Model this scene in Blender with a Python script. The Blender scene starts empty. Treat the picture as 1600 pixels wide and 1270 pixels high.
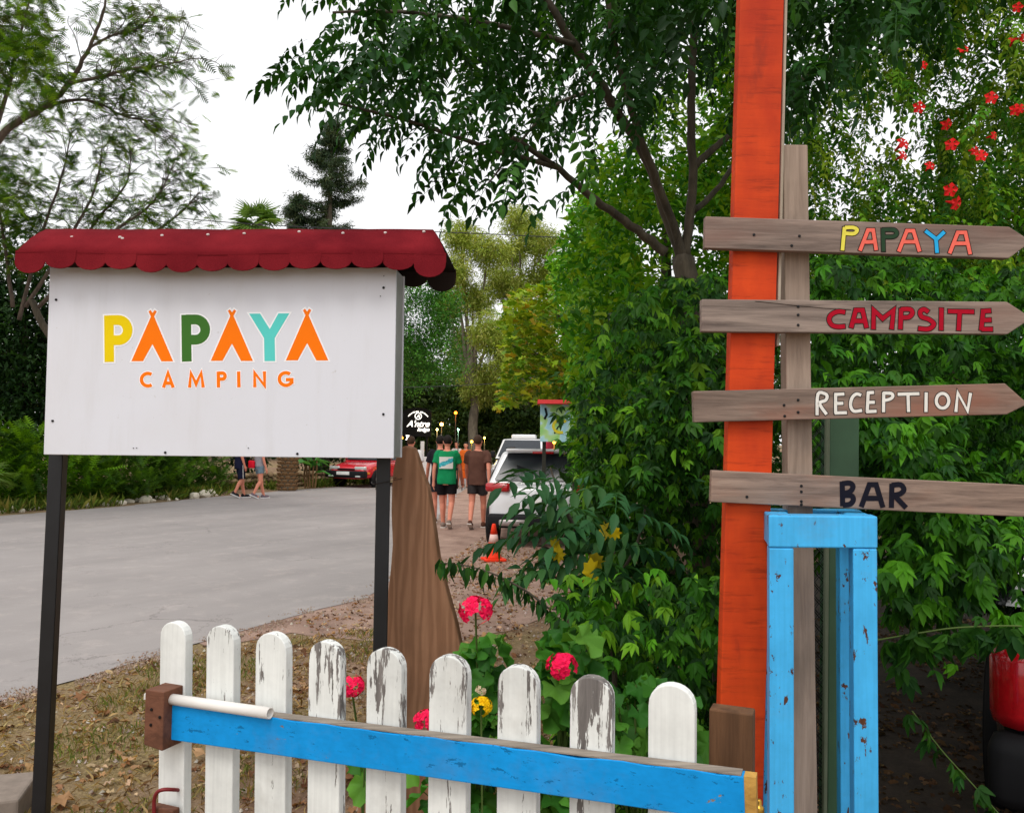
import bpy, bmesh, math, random
import numpy as np
from mathutils import Vector, Matrix, Quaternion, noise as mnoise
R = math.radians
rng = np.random.default_rng(7)
random.seed(7)
sc = bpy.context.scene
COL = sc.collection

# ------------------------------------------------------------------ camera
H, F, PITCH, ROLL = 1.68, 1280.0, R(2.37), R(0.7)      # eye height (m), focal length (photo pixels), tilt, roll
_f = Vector((0, math.cos(PITCH), math.sin(PITCH)))
_u0 = Vector((0, -math.sin(PITCH), math.cos(PITCH)))
_r0 = Vector((1, 0, 0))
_r = _r0 * math.cos(ROLL) + _u0 * math.sin(ROLL)
_u = _u0 * math.cos(ROLL) - _r0 * math.sin(ROLL)
CAMP = Vector((0, 0, H))
cd = bpy.data.cameras.new('camera'); cam = bpy.data.objects.new('camera', cd); COL.objects.link(cam)
cd.sensor_fit = 'HORIZONTAL'; cd.sensor_width = 36; cd.lens = 36 * F / 1600; cd.clip_end = 3000; cd.clip_start = 0.05
m3 = Matrix((_r, _u, -_f)).transposed()
cam.matrix_world = Matrix.Translation(CAMP) @ m3.to_4x4()
sc.camera = cam

# ------------------------------------------------------------------ sky, sun, exposure
w = bpy.data.worlds.new('World'); sc.world = w; w.use_nodes = True
wn = w.node_tree.nodes; wl = w.node_tree.links; wn.clear()
SUN_EL, SUN_AZ = R(58), R(200)      # high, a little behind the viewer, veiled by even cloud
sky = wn.new('ShaderNodeTexSky'); sky.sky_type = 'NISHITA'; sky.sun_disc = False
sky.sun_elevation = SUN_EL; sky.sun_rotation = SUN_AZ; sky.dust_density = 4; sky.air_density = 1.5
hs = wn.new('ShaderNodeHueSaturation'); hs.inputs['Saturation'].default_value = 0.12
b1 = wn.new('ShaderNodeBackground'); b1.inputs['Strength'].default_value = 0.05
b2 = wn.new('ShaderNodeBackground'); b2.inputs['Color'].default_value = (0.985, 0.985, 1.0, 1); b2.inputs['Strength'].default_value = 0.95
ad = wn.new('ShaderNodeAddShader'); wo = wn.new('ShaderNodeOutputWorld')
wl.new(sky.outputs[0], hs.inputs['Color']); wl.new(hs.outputs[0], b1.inputs['Color'])
wl.new(b1.outputs[0], ad.inputs[0]); wl.new(b2.outputs[0], ad.inputs[1]); wl.new(ad.outputs[0], wo.inputs['Surface'])
sl = bpy.data.lights.new('sun', 'SUN'); sl.energy = 1.25; sl.angle = R(22); sl.color = (1, 0.955, 0.89)
so = bpy.data.objects.new('sun', sl); COL.objects.link(so)
sdir = Vector((math.sin(SUN_AZ) * math.cos(SUN_EL), math.cos(SUN_AZ) * math.cos(SUN_EL), math.sin(SUN_EL)))
so.rotation_euler = (-sdir).to_track_quat('-Z', 'Y').to_euler(); so.location = (0, 0, 30)
sc.view_settings.view_transform = 'Standard'; sc.view_settings.look = 'None'
sc.view_settings.exposure = 0.0; sc.view_settings.gamma = 1.0
sc.cycles.use_denoising = True
sc.cycles.max_bounces = 8; sc.cycles.transparent_max_bounces = 8

# ------------------------------------------------------------------ pixel helpers
def ray(px, py):
    return _f + _r * ((px - 800) / F) + _u * ((635 - py) / F)
def P(px, py, d):                    # the point at distance d (along +Y) seen at a photo pixel
    v = ray(px, py); return CAMP + v * (d / v.y)
def G(px, py, z=0.0):                # the ground point seen at a photo pixel
    v = ray(px, py); return CAMP + v * ((z - H) / v.z)
def lin(r, g, b):
    def c(x):
        x /= 255.0
        return x / 12.92 if x <= 0.04045 else ((x + 0.055) / 1.055) ** 2.4
    return (c(r), c(g), c(b))

# ------------------------------------------------------------------ materials
MATS = {}
class NT:
    def __init__(s, name):
        s.m = bpy.data.materials.new(name); s.m.use_nodes = True
        s.n = s.m.node_tree.nodes; s.l = s.m.node_tree.links
        s.b = s.n['Principled BSDF']; s.out = s.n['Material Output']
    def new(s, t, **kw):
        x = s.n.new(t)
        for k, v in kw.items():
            if k in x.inputs: x.inputs[k].default_value = v
            else: setattr(x, k, v)
        return x
    def coords(s, scale=(1, 1, 1), kind='Object'):
        tc = s.new('ShaderNodeTexCoord'); mp = s.new('ShaderNodeMapping'); mp.inputs['Scale'].default_value = scale
        s.l.new(tc.outputs[kind], mp.inputs[0]); return mp.outputs[0]
    def noise(s, co, scale, detail=4, rough=0.6, dist=0.0):
        x = s.new('ShaderNodeTexNoise'); x.inputs['Scale'].default_value = scale; x.inputs['Detail'].default_value = detail
        x.inputs['Roughness'].default_value = rough; x.inputs['Distortion'].default_value = dist
        s.l.new(co, x.inputs['Vector']); return x.outputs['Fac']
    def ramp(s, fac, stops, interp='LINEAR'):
        x = s.new('ShaderNodeValToRGB'); e = x.color_ramp.elements; x.color_ramp.interpolation = interp
        while len(e) < len(stops): e.new(0.5)
        for k, (p, c) in enumerate(stops):
            e[k].position = p; e[k].color = (c[0], c[1], c[2], 1) if not isinstance(c, (int, float)) else (c, c, c, 1)
        s.l.new(fac, x.inputs[0]); return x.outputs[0]
    def mix(s, fac, a, b, mode='MIX'):
        x = s.new('ShaderNodeMix', data_type='RGBA', blend_type=mode)
        for sock, v in ((x.inputs[0], fac), (x.inputs[6], a), (x.inputs[7], b)):
            if isinstance(v, (int, float)): sock.default_value = v
            elif isinstance(v, (tuple, list)): sock.default_value = (v[0], v[1], v[2], 1)
            else: s.l.new(v, sock)
        return x.outputs[2]
    def math(s, op, a, b=0.0):
        x = s.new('ShaderNodeMath', operation=op)
        for sock, v in ((x.inputs[0], a), (x.inputs[1], b)):
            if isinstance(v, (int, float)): sock.default_value = v
            else: s.l.new(v, sock)
        return x.outputs[0]
    def col(s, v):
        if isinstance(v, (tuple, list)): s.b.inputs['Base Color'].default_value = (v[0], v[1], v[2], 1)
        else: s.l.new(v, s.b.inputs['Base Color'])
    def rough(s, v):
        if isinstance(v, (int, float)): s.b.inputs['Roughness'].default_value = v
        else: s.l.new(v, s.b.inputs['Roughness'])
    def bump(s, h, strength=0.3, dist=0.01):
        x = s.new('ShaderNodeBump'); x.inputs['Strength'].default_value = strength; x.inputs['Distance'].default_value = dist
        s.l.new(h, x.inputs['Height']); s.l.new(x.outputs[0], s.b.inputs['Normal'])

def plain(name, rgb, rough=0.6, metal=0.0, var=0.12, scale=12, coat=0.0, bump=0.0):
    if name in MATS: return MATS[name]
    t = NT(name); co = t.coords()
    n = t.noise(co, scale, 5, 0.65)
    c = lin(*rgb)
    t.col(t.ramp(n, [(0.25, tuple(x * (1 - var) for x in c)), (0.75, tuple(min(1, x * (1 + var)) for x in c))]))
    t.rough(rough); t.b.inputs['Metallic'].default_value = metal
    t.b.inputs['Coat Weight'].default_value = coat
    if rough > 0.3 and metal < 0.05 and not coat: t.b.inputs['Specular IOR Level'].default_value = 0.12
    if bump: t.bump(n, bump, 0.005)
    MATS[name] = t.m; return t.m

def glow(name, rgb, strength):
    t = NT(name); t.col(lin(*rgb)); t.b.inputs['Emission Color'].default_value = (*lin(*rgb), 1)
    t.b.inputs['Emission Strength'].default_value = strength; MATS[name] = t.m; return t.m

def wood(name, c1, c2, axis='x', grain=60, rough=0.8, stain=None, bump=0.35, streak=1.0):
    t = NT(name); k = 0.06
    s = {'x': (k, 1, 1), 'y': (1, k, 1), 'z': (1, 1, k)}[axis]
    co = t.coords(s); n1 = t.noise(co, grain, 8, 0.7, 0.6)
    co2 = t.coords({'x': (0.35, 1, 1), 'y': (1, 0.35, 1), 'z': (1, 1, 0.35)}[axis]); n2 = t.noise(co2, 7, 4, 0.6)
    a, b = lin(*c1), lin(*c2)
    base = t.ramp(n1, [(0.3, a), (0.72, b)])
    if stain:
        base = t.mix(t.ramp(n2, [(0.5, 0.0), (0.7, 0.75)]), base, lin(*stain))
    dk = t.ramp(t.noise(co, grain * 0.33, 3, 0.5, 1.0), [(0.32, 0.55), (0.5, 1.0)])
    base = t.mix(0.6 * streak, base, dk, 'MULTIPLY')
    t.col(base); t.rough(rough); t.b.inputs['Specular IOR Level'].default_value = 0.25; t.bump(n1, bump, 0.004)
    MATS[name] = t.m; return t.m

def worn_paint(name, paint, under1, under2, wear, axis='z', scale=22, rough=0.55, top=None, crack=None, stretch=0.12):
    """flaking paint over bare wood; wear 0..1; top=(z0,z1): more worn near the end of the board"""
    t = NT(name); st = {'x': (stretch, 1, 1), 'y': (1, stretch, 1), 'z': (1, 1, stretch)}[axis]
    co = t.coords(st); fl = t.noise(co, scale, 6, 0.72, 0.4)
    fine = t.noise(co, scale * 3.2, 4, 0.7)
    k = t.math('ADD', t.math('MULTIPLY', fl, 0.72), t.math('MULTIPLY', fine, 0.28))
    if top:
        tc = t.new('ShaderNodeTexCoord'); sp = t.new('ShaderNodeSeparateXYZ'); t.l.new(tc.outputs['Object'], sp.inputs[0])
        mr = t.new('ShaderNodeMapRange'); mr.inputs[1].default_value = top[0]; mr.inputs[2].default_value = top[1]
        mr.inputs[3].default_value = 0; mr.inputs[4].default_value = top[2]
        t.l.new(sp.outputs['Z'], mr.inputs[0]); k = t.math('ADD', k, mr.outputs[0])
    th = 0.72 - 0.32 * wear
    fac = t.ramp(k, [(th, 0.0), (min(0.999, th + 0.018), 1.0)])
    wd = t.ramp(t.noise(t.coords(tuple(x if x == 1 else 0.05 for x in st)), 70, 6, 0.7, 0.5), [(0.3, lin(*under1)), (0.7, lin(*under2))])
    dirt = t.noise(t.coords(), 6, 5, 0.7)
    pc = lin(*paint)
    pcol = t.ramp(dirt, [(0.25, tuple(x * 0.78 for x in pc)), (0.6, pc)])
    br = t.noise(t.coords(tuple(x if x == 1 else 0.03 for x in st)), 110, 3, 0.6); pcol = t.mix(0.5, pcol, t.ramp(br, [(0.3, 0.8), (0.6, 1.0)]), 'MULTIPLY')
    gr = t.noise(t.coords(), 2.3, 6, 0.75); pcol = t.mix(t.ramp(gr, [(0.52, 0.0), (0.72, 0.28)]), pcol, lin(120, 108, 92))
    if crack:
        co3 = t.coords({'x': (0.05, 1, 1), 'y': (1, 0.05, 1), 'z': (1, 1, 0.05)}[axis])
        cr = t.ramp(t.noise(co3, crack, 5, 0.75, 0.2), [(0.375, 1.0), (0.395, 0.0)])
        pcol = t.mix(t.math('MULTIPLY', cr, 0.75), pcol, tuple(x * 0.35 for x in pc))
    t.col(t.mix(fac, pcol, wd)); t.rough(rough)
    t.b.inputs['Specular IOR Level'].default_value = 0.15
    inv = t.math('SUBTRACT', 1.0, fac); t.bump(t.math('ADD', inv, t.math('MULTIPLY', fine, 0.25)), 0.35, 0.0015)
    MATS[name] = t.m; return t.m

def leafmat(name, trans=0.34, rough=0.5, spec=0.16, var=0.3):
    if name in MATS: return MATS[name]
    t = NT(name)
    at = t.new('ShaderNodeAttribute', attribute_name='Col')
    oi = t.new('ShaderNodeObjectInfo'); mr = t.new('ShaderNodeMapRange'); mr.inputs[3].default_value = 1 - var; mr.inputs[4].default_value = 1 + var
    t.l.new(oi.outputs['Random'], mr.inputs[0])
    c = t.new('ShaderNodeVectorMath', operation='SCALE'); t.l.new(at.outputs['Color'], c.inputs[0]); t.l.new(mr.outputs[0], c.inputs['Scale'])
    t.l.new(c.outputs[0], t.b.inputs['Base Color']); t.rough(rough); t.b.inputs['Specular IOR Level'].default_value = spec
    tr = t.new('ShaderNodeBsdfTranslucent')
    yl = t.mix(1.0, c.outputs[0], (1.25, 1.15, 0.45), 'MULTIPLY'); t.l.new(yl, tr.inputs['Color'])
    mx = t.new('ShaderNodeMixShader'); mx.inputs[0].default_value = trans
    t.l.new(t.b.outputs[0], mx.inputs[1]); t.l.new(tr.outputs[0], mx.inputs[2]); t.l.new(mx.outputs[0], t.out.inputs['Surface'])
    MATS[name] = t.m; return t.m
LEAF = leafmat('leaf'); LEAFV = leafmat('leaf_dull', 0.25, 0.7, 0.08, 0.1)
def barkmat(name, c1, c2, s=14):
    t = NT(name); co = t.coords((1, 1, 0.25)); n = t.noise(co, s, 7, 0.7, 0.5)
    t.col(t.ramp(n, [(0.3, lin(*c1)), (0.7, lin(*c2))])); t.rough(0.9); t.bump(n, 0.7, 0.02); MATS[name] = t.m; return t.m
BARK = barkmat('bark', (48, 42, 34), (98, 88, 72)); BARK2 = barkmat('bark_pale', (70, 64, 54), (140, 128, 108))

# ------------------------------------------------------------------ mesh helpers
def mesh(name, V, Fc, mat, smooth=False):
    me = bpy.data.meshes.new(name); me.from_pydata([tuple(v) for v in V], [], Fc); 
    if mat: me.materials.append(mat)
    if smooth: me.polygons.foreach_set('use_smooth', [True] * len(me.polygons))
    me.update(); return me
BASE = {}
def thing(name, loc, label, cat, group=None):
    o = bpy.data.objects.new(name, None); COL.objects.link(o); o.location = loc; o.empty_display_size = 0.1
    o['label'] = label; o['category'] = cat
    if group: o['group'] = group
    BASE[o.name] = Vector(loc); return o
def tag(o, label, cat, group=None):
    o['label'] = label; o['category'] = cat
    if group: o['group'] = group
    return o
def link(name, me, parent=None, M=None, label=None, kind=None):
    """me in world space (M None, shifted to the parent's base) or shared mesh data placed by world matrix M"""
    o = bpy.data.objects.new(name, me); COL.objects.link(o)
    base = BASE[parent.name] if parent else Vector((0, 0, 0))
    if parent: o.parent = parent; BASE[o.name] = base
    if M is None:
        if parent and base.length: me.transform(Matrix.Translation(-base))
    else: o.matrix_basis = Matrix.Translation(-base) @ M
    if label: o['label'] = label
    if kind: o['kind'] = kind
    return o
class MB:
    def __init__(s): s.V = []; s.F = []
    def add(s, V, Fc):
        k = len(s.V); s.V += [Vector(v) for v in V]; s.F += [tuple(i + k for i in f) for f in Fc]; return s
    def box(s, c, size, M=None):
        x, y, z = (a / 2 for a in size); c = Vector(c)
        V = [Vector((i * x, j * y, k * z)) for i in (-1, 1) for j in (-1, 1) for k in (-1, 1)]
        if M is not None: V = [M @ v for v in V]
        return s.add([v + c for v in V], [(0, 1, 3, 2), (4, 6, 7, 5), (0, 4, 5, 1), (2, 3, 7, 6), (0, 2, 6, 4), (1, 5, 7, 3)])
    def prism(s, poly, O, U, Vv, N, t):
        """polygon (u,v) in the frame O,U,Vv; front face at +N*t, back at O"""
        n = len(poly); A = [O + U * a + Vv * b for a, b in poly]; B = [p + N * t for p in A]
        fs = [tuple(range(n)), tuple(range(2 * n - 1, n - 1, -1))] + [(i, i + n, (i + 1) % n + n, (i + 1) % n) for i in range(n)]
        return s.add(A + B, fs)
    def tube(s, pts, rad, n=8, cap=True, flat=None):
        pts = [Vector(p) for p in pts]
        if isinstance(rad, (int, float)): rad = [rad] * len(pts)
        V = []; up = Vector((0, 0, 1)); last = None
        for i, p in enumerate(pts):
            d = (pts[min(i + 1, len(pts) - 1)] - pts[max(i - 1, 0)]).normalized()
            if last is None: a = d.cross(up if abs(d.z) < 0.95 else Vector((0, 1, 0))).normalized()
            else: a = (last - d * last.dot(d)).normalized()
            last = a; b = d.cross(a)
            for k in range(n):
                t = 2 * math.pi * k / n; V.append(p + (a * math.cos(t) + b * math.sin(t)) * rad[i])
        fs = [(i * n + k, i * n + (k + 1) % n, (i + 1) * n + (k + 1) % n, (i + 1) * n + k) for i in range(len(pts) - 1) for k in range(n)]
        if cap: fs += [tuple(range(n - 1, -1, -1)), tuple((len(pts) - 1) * n + k for k in range(n))]
        return s.add(V, fs)
    def lathe(s, prof, O, A=Vector((0, 0, 1)), n=16):
        A = A.normalized(); a = A.orthogonal().normalized(); b = A.cross(a); V = []
        for r, h in prof:
            for k in range(n):
                t = 2 * math.pi * k / n; V.append(O + A * h + (a * math.cos(t) + b * math.sin(t)) * r)
        m = len(prof)
        fs = [(i * n + k, i * n + (k + 1) % n, (i + 1) * n + (k + 1) % n, (i + 1) * n + k) for i in range(m - 1) for k in range(n)]
        fs += [tuple(range(n - 1, -1, -1)), tuple((m - 1) * n + k for k in range(n))]
        return s.add(V, fs)
    def ball(s, c, r, nu=12, nv=8, M=None):
        r = Vector(r) if not isinstance(r, (int, float)) else Vector((r, r, r)); c = Vector(c); V = []
        for i in range(nv + 1):
            ph = math.pi * i / nv
            for k in range(nu):
                t = 2 * math.pi * k / nu
                v = Vector((r.x * math.sin(ph) * math.cos(t), r.y * math.sin(ph) * math.sin(t), r.z * math.cos(ph)))
                if M is not None: v = M @ v
                V.append(c + v)
        return s.add(V, [(i * nu + k, (i + 1) * nu + k, (i + 1) * nu + (k + 1) % nu, i * nu + (k + 1) % nu) for i in range(nv) for k in range(nu)])
    def capsule(s, p0, p1, r0, r1, n=10):
        p0, p1 = Vector(p0), Vector(p1); d = (p1 - p0); L = d.length; prof = []
        for i in range(4):
            a = math.pi / 2 * (1 - i / 3.0); prof.append((max(1e-4, r0 * math.cos(a)), -r0 * math.sin(a)))
        for i in range(4):
            a = math.pi / 2 * i / 3.0; prof.append((max(1e-4, r1 * math.cos(a)), L + r1 * math.sin(a)))
        return s.lathe(prof, p0, d, n)
    def ribbon(s, pts, width, O, U, Vv, N, h, closed=False):
        """flat stroke of given width through (u,v) points, h above the plane"""
        p = [Vector((a, b)) for a, b in pts]; n = len(p); L = []; Rr = []
        for i in range(n):
            if closed: a, b = p[i - 1], p[(i + 1) % n]
            else: a, b = p[max(0, i - 1)], p[min(n - 1, i + 1)]
            d0 = (p[i] - a).normalized() if (p[i] - a).length > 1e-9 else (b - p[i]).normalized()
            d1 = (b - p[i]).normalized() if (b - p[i]).length > 1e-9 else d0
            m = (d0 + d1); m = m.normalized() if m.length > 1e-6 else d0
            nn = Vector((-m.y, m.x)); k = max(0.45, nn.dot(Vector((-d0.y, d0.x))))
            L.append(p[i] + nn * (width / 2 / k)); Rr.append(p[i] - nn * (width / 2 / k))
        V = [O + U * q.x + Vv * q.y + N * h for q in L + Rr]
        r = range(n if closed else n - 1)
        return s.add(V, [(i + n, (i + 1) % n + n, (i + 1) % n, i) for i in r])
    def mesh(s, name, mat, smooth=False): return mesh(name, s.V, s.F, mat, smooth)
    def obj(s, name, mat, parent=None, smooth=False, bevel=0, **kw):
        o = link(name, s.mesh(name, mat, smooth), parent, **kw)
        if bevel:
            b = o.modifiers.new('bevel', 'BEVEL'); b.width = bevel; b.segments = 2; b.limit_method = 'ANGLE'
        return o
def smoothpath(pts, n=6):
    pts = [Vector(p) for p in pts]; out = []
    for i in range(len(pts) - 1):
        p0, p1, p2, p3 = pts[max(0, i - 1)], pts[i], pts[i + 1], pts[min(len(pts) - 1, i + 2)]
        for k in range(n):
            t = k / n
            out.append(0.5 * ((2 * p1) + (p2 - p0) * t + (2 * p0 - 5 * p1 + 4 * p2 - p3) * t * t + (3 * p1 - p0 - 3 * p2 + p3) * t ** 3))
    out.append(pts[-1]); return out
def taper(r0, r1, n): return [r0 + (r1 - r0) * i / (n - 1) for i in range(n)]

# ------------------------------------------------------------------ foliage machinery
def leaflet(L, W, fold=0.12, droop=0.1, base=(0, 0, 0), yaw=0.0, pitch=0.0, roll=0.0, rich=True):
    if rich:
        V = np.array([(0, 0, 0), (-W * .36, .2 * L, W * fold), (-W * .5, .46 * L, W * fold), (-W * .27, .76 * L, W * fold * .4 - droop * L * .5), (0, L, -droop * L), (W * .27, .76 * L, W * fold * .4 - droop * L * .5), (W * .5, .46 * L, W * fold), (W * .36, .2 * L, W * fold), (0, .5 * L, -droop * L * .15)])
        fs = [(0, 8, 1), (1, 8, 2), (2, 8, 3), (3, 8, 4), (4, 8, 5), (5, 8, 6), (6, 8, 7), (7, 8, 0)]
    else:
        V = np.array([(0, 0, 0), (-W / 2, 0.42 * L, W * fold), (0, 0.45 * L, 0), (W / 2, 0.42 * L, W * fold), (0, L, -droop * L)]); fs = [(0, 2, 1), (0, 3, 2), (1, 2, 4), (2, 3, 4)]
    M = (Matrix.Rotation(yaw, 3, 'Z') @ Matrix.Rotation(pitch, 3, 'X') @ Matrix.Rotation(roll, 3, 'Y'))
    return V @ np.array(M).T + np.array(base), fs
def join(parts):
    V = []; Fc = []; k = 0
    for v, f in parts:
        V.append(v); Fc += [tuple(i + k for i in q) for q in f]; k += len(v)
    return np.vstack(V), Fc
def pinnate(rnd, length=0.3, pairs=7, L=0.06, W=0.024, droop=0.5, hang=0.6):
    parts = []; pts = []
    for i in range(pairs + 1):
        t = i / pairs; pts.append((0, length * (0.12 + 0.88 * t) * (1 - 0.1 * t), -droop * length * t * t))
    for i, p in enumerate(pts[:-1]):
        s = 1.0 - 0.35 * abs(i / pairs - 0.45)
        for sg in (-1, 1):
            parts.append(leaflet(L * s * rnd.uniform(0.85, 1.1), W * s, 0.18, 0.2, p, sg * R(-rnd.uniform(50, 72)), -R(rnd.uniform(10, 60)) * hang, sg * R(rnd.uniform(-15, 15))))
    parts.append(leaflet(L, W, 0.15, 0.2, pts[-1], 0, -R(45)))
    rV = []; 
    for p in [(0, 0, 0)] + pts: rV += [(-0.0015, p[1], p[2]), (0.0015, p[1], p[2])]
    rF = [(2 * i, 2 * i + 1, 2 * i + 3, 2 * i + 2) for i in range(len(pts))]
    rF = [t for q in rF for t in ((q[0], q[1], q[2]), (q[0], q[2], q[3]))]
    parts.append((np.array(rV), rF)); return join(parts)
def palmate(rnd, L=0.09, W=0.034, n=5, spread=65):
    parts = []
    for i in range(n):
        a = -spread + 2 * spread * i / (n - 1); s = 1 - 0.35 * abs(a) / spread
        parts.append(leaflet(L * s * rnd.uniform(0.9, 1.1), W * s, 0.15, 0.22, (0, 0.02, 0), R(a + rnd.uniform(-6, 6)), -R(rnd.uniform(5, 35))))
    return join(parts)
def lobed(rnd, L=0.12, lobes=5, depth=0.45, cup=0.1):
    n = lobes * 2; V = [(0, 0.35 * L, 0)]
    for i in range(n + 1):
        a = -math.pi * 0.5 + R(-55) + (math.pi + R(110)) * i / n
        r = (1.0 if i % 2 else 1 - depth) * L * 0.55 * rnd.uniform(0.9, 1.1)
        V.append((r * math.cos(a), 0.35 * L + r * math.sin(a) * 1.1, cup * L * rnd.uniform(-1, 1)))
    return np.array(V), [(0, i, i + 1) for i in range(1, n + 1)]
def feather(rnd, L=0.35, n=10, W=0.16, t=0.026):
    V = [(0, 0, 0), (t * 0.5, 0, 0), (0, L, -0.18 * L)]; Fc = [(0, 1, 2)]
    for i in range(n):
        y = L * (0.1 + 0.85 * i / n); z = -0.18 * L * (y / L) ** 2; wd = W * math.sin(math.pi * (0.2 + 0.75 * i / n))
        for sg in (-1, 1):
            k = len(V); V += [(0, y, z), (0, y + t, z), (sg * wd, y + wd * 0.5, z - wd * rnd.uniform(0, 0.35))]; Fc.append((k, k + 1, k + 2) if sg < 0 else (k, k + 2, k + 1))
    return np.array(V, float), Fc
def cluster(rnd, n=9, rad=0.28, L=0.16, W=0.07):
    parts = []
    for i in range(n):
        d = Vector((rnd.gauss(0, 1), rnd.gauss(0, 1), rnd.gauss(0, 0.7))).normalized() * rad * rnd.uniform(0.2, 1)
        parts.append(leaflet(L * rnd.uniform(0.7, 1.25), W, 0.15, 0.15, tuple(d), rnd.uniform(0, 6.28), -rnd.uniform(-0.3, 1.1), rnd.uniform(-0.7, 0.7), False))
    return join(parts)
def rots(n, yaw=None, pitch=(-0.9, 0.2), roll=(-0.5, 0.5)):
    y = rng.uniform(0, 2 * np.pi, n) if yaw is None else yaw
    p = rng.uniform(pitch[0], pitch[1], n); r = rng.uniform(roll[0], roll[1], n)
    cy, sy, cp, sp, cr, sr = np.cos(y), np.sin(y), np.cos(p), np.sin(p), np.cos(r), np.sin(r)
    Z = np.zeros(n); O = np.ones(n)
    Rz = np.stack([np.stack([cy, -sy, Z], -1), np.stack([sy, cy, Z], -1), np.stack([Z, Z, O], -1)], 1)
    Rx = np.stack([np.stack([O, Z, Z], -1), np.stack([Z, cp, -sp], -1), np.stack([Z, sp, cp], -1)], 1)
    Ry = np.stack([np.stack([cr, Z, sr], -1), np.stack([Z, O, Z], -1), np.stack([-sr, Z, cr], -1)], 1)
    return Rz @ Rx @ Ry
def palette(n, cols, jitter=0.18):
    c = np.array([lin(*x) for x in cols]); k = rng.integers(0, len(c), n)
    return np.clip(c[k] * rng.uniform(1 - jitter, 1 + jitter, (n, 1)) * rng.uniform(0.93, 1.07, (n, 3)), 0, 1)
def instmesh(name, temps, pos, rot, scale, col, mat):
    """many leaf templates merged into one mesh with a colour per leaf"""
    pos = np.asarray(pos, float); n = len(pos); which = rng.integers(0, len(temps), n)
    VV, FF, CC = [], [], []; off = 0
    for ti, (tv, tf) in enumerate(temps):
        idx = np.where(which == ti)[0]
        if not len(idx): continue
        v = np.einsum('nij,vj->nvi', rot[idx], tv) * np.asarray(scale)[idx][:, None, None] + pos[idx][:, None, :]
        f = np.array(tf)[None] + (np.arange(len(idx)) * len(tv))[:, None, None] + off
        VV.append(v.reshape(-1, 3)); FF.append(f.reshape(-1, 3)); CC.append(np.repeat(col[idx], len(tv), 0)); off += len(idx) * len(tv)
    V = np.vstack(VV).astype(np.float32); Fc = np.vstack(FF).astype(np.int32); C = np.vstack(CC)
    me = bpy.data.meshes.new(name); me.vertices.add(len(V)); me.vertices.foreach_set('co', V.ravel())
    me.loops.add(len(Fc) * 3); me.loops.foreach_set('vertex_index', Fc.ravel())
    me.polygons.add(len(Fc)); me.polygons.foreach_set('loop_start', np.arange(0, len(Fc) * 3, 3, dtype=np.int32))
    a = me.color_attributes.new('Col', 'FLOAT_COLOR', 'POINT')
    a.data.foreach_set('color', np.hstack([C, np.ones((len(C), 1))]).astype(np.float32).ravel())
    me.polygons.foreach_set('use_smooth', np.ones(len(Fc), bool)); me.materials.append(mat); me.update(calc_edges=True); return me
def temp_meshes(name, temps, cols, mat):
    out = []
    for tv, tf in temps:
        for c in cols:
            me = bpy.data.meshes.new(name); me.from_pydata([tuple(v) for v in tv], [], tf); me.materials.append(mat)
            a = me.color_attributes.new('Col', 'FLOAT_COLOR', 'POINT'); cc = lin(*c)
            a.data.foreach_set('color', [x for _ in tv for x in (*cc, 1)]); me.polygons.foreach_set('use_smooth', [True] * len(me.polygons)); me.update(); out.append(me)
    return out
def leaf_parts(parent, metas, pos, rot, scale, name='leaf'):
    for i in range(len(pos)):
        M = Matrix.Translation(Vector(pos[i])) @ Matrix([list(r) for r in rot[i]]).to_4x4() @ Matrix.Scale(float(scale[i]), 4)
        link(name, metas[i % len(metas)], parent, M)
def inpoly(poly, x, y):
    c = np.zeros(len(x), bool); n = len(poly); j = n - 1
    for i in range(n):
        xi, yi = poly[i]; xj, yj = poly[j]
        c ^= ((yi > y) != (yj > y)) & (x < (xj - xi) * (y - yi) / ((yj - yi) or 1e-9) + xi); j = i
    return c
def clumpy(pts, scale, seed):
    return np.array([mnoise.noise(Vector((p[0] * scale + seed, p[1] * scale - seed, p[2] * scale + 2 * seed))) for p in pts])
def scatter(poly, d0, d1, n, cl=None, thr=-0.1, seed=0.0, zmin=0.02, holes=()):
    """n points spread through the volume behind an outline, in clumps with gaps"""
    xs = [p[0] for p in poly]; ys = [p[1] for p in poly]; out = []; got = 0
    while got < n:
        m = max(400, n * 2); x = rng.uniform(min(xs), max(xs), m); y = rng.uniform(min(ys), max(ys), m)
        k = inpoly(poly, x, y)
        for hx, hy, hr, hp in holes: k &= ~((np.hypot(x - hx, y - hy) < hr * rng.uniform(0.6, 1.25, m)) & (rng.uniform(0, 1, m) < hp))
        x, y = x[k], y[k]; d = rng.uniform(d0, d1, len(x))
        a, b = (x - 800) / F, (635 - y) / F
        vx = _f.x + _r.x * a + _u.x * b; vy = _f.y + _r.y * a + _u.y * b; vz = _f.z + _r.z * a + _u.z * b
        p = np.stack([vx * d / vy, d, H + vz * d / vy], -1); p = p[p[:, 2] > zmin]
        if cl is not None and len(p): p = p[clumpy(p, cl, seed) > thr]
        out.append(p); got += len(p)
        if len(out) > 60: break
    return np.vstack(out)[:n]
def ellipsoid_pts(clumps, n, shell=0.55):
    """points in a set of ellipsoidal clumps (centre, radii), thicker towards the outside"""
    wts = np.array([r[0] * r[1] * r[2] for _, r in clumps]) ** (2 / 3); k = rng.choice(len(clumps), n, p=wts / wts.sum())
    d = rng.normal(size=(n, 3)); d /= np.linalg.norm(d, axis=1, keepdims=True)
    rr = shell + (1 - shell) * rng.uniform(0, 1, n) ** 0.7
    c = np.array([list(c) for c, _ in clumps])[k]; r = np.array([list(r) for _, r in clumps])[k]
    return c + d * rr[:, None] * r
rnd = random.Random(11)
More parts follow.
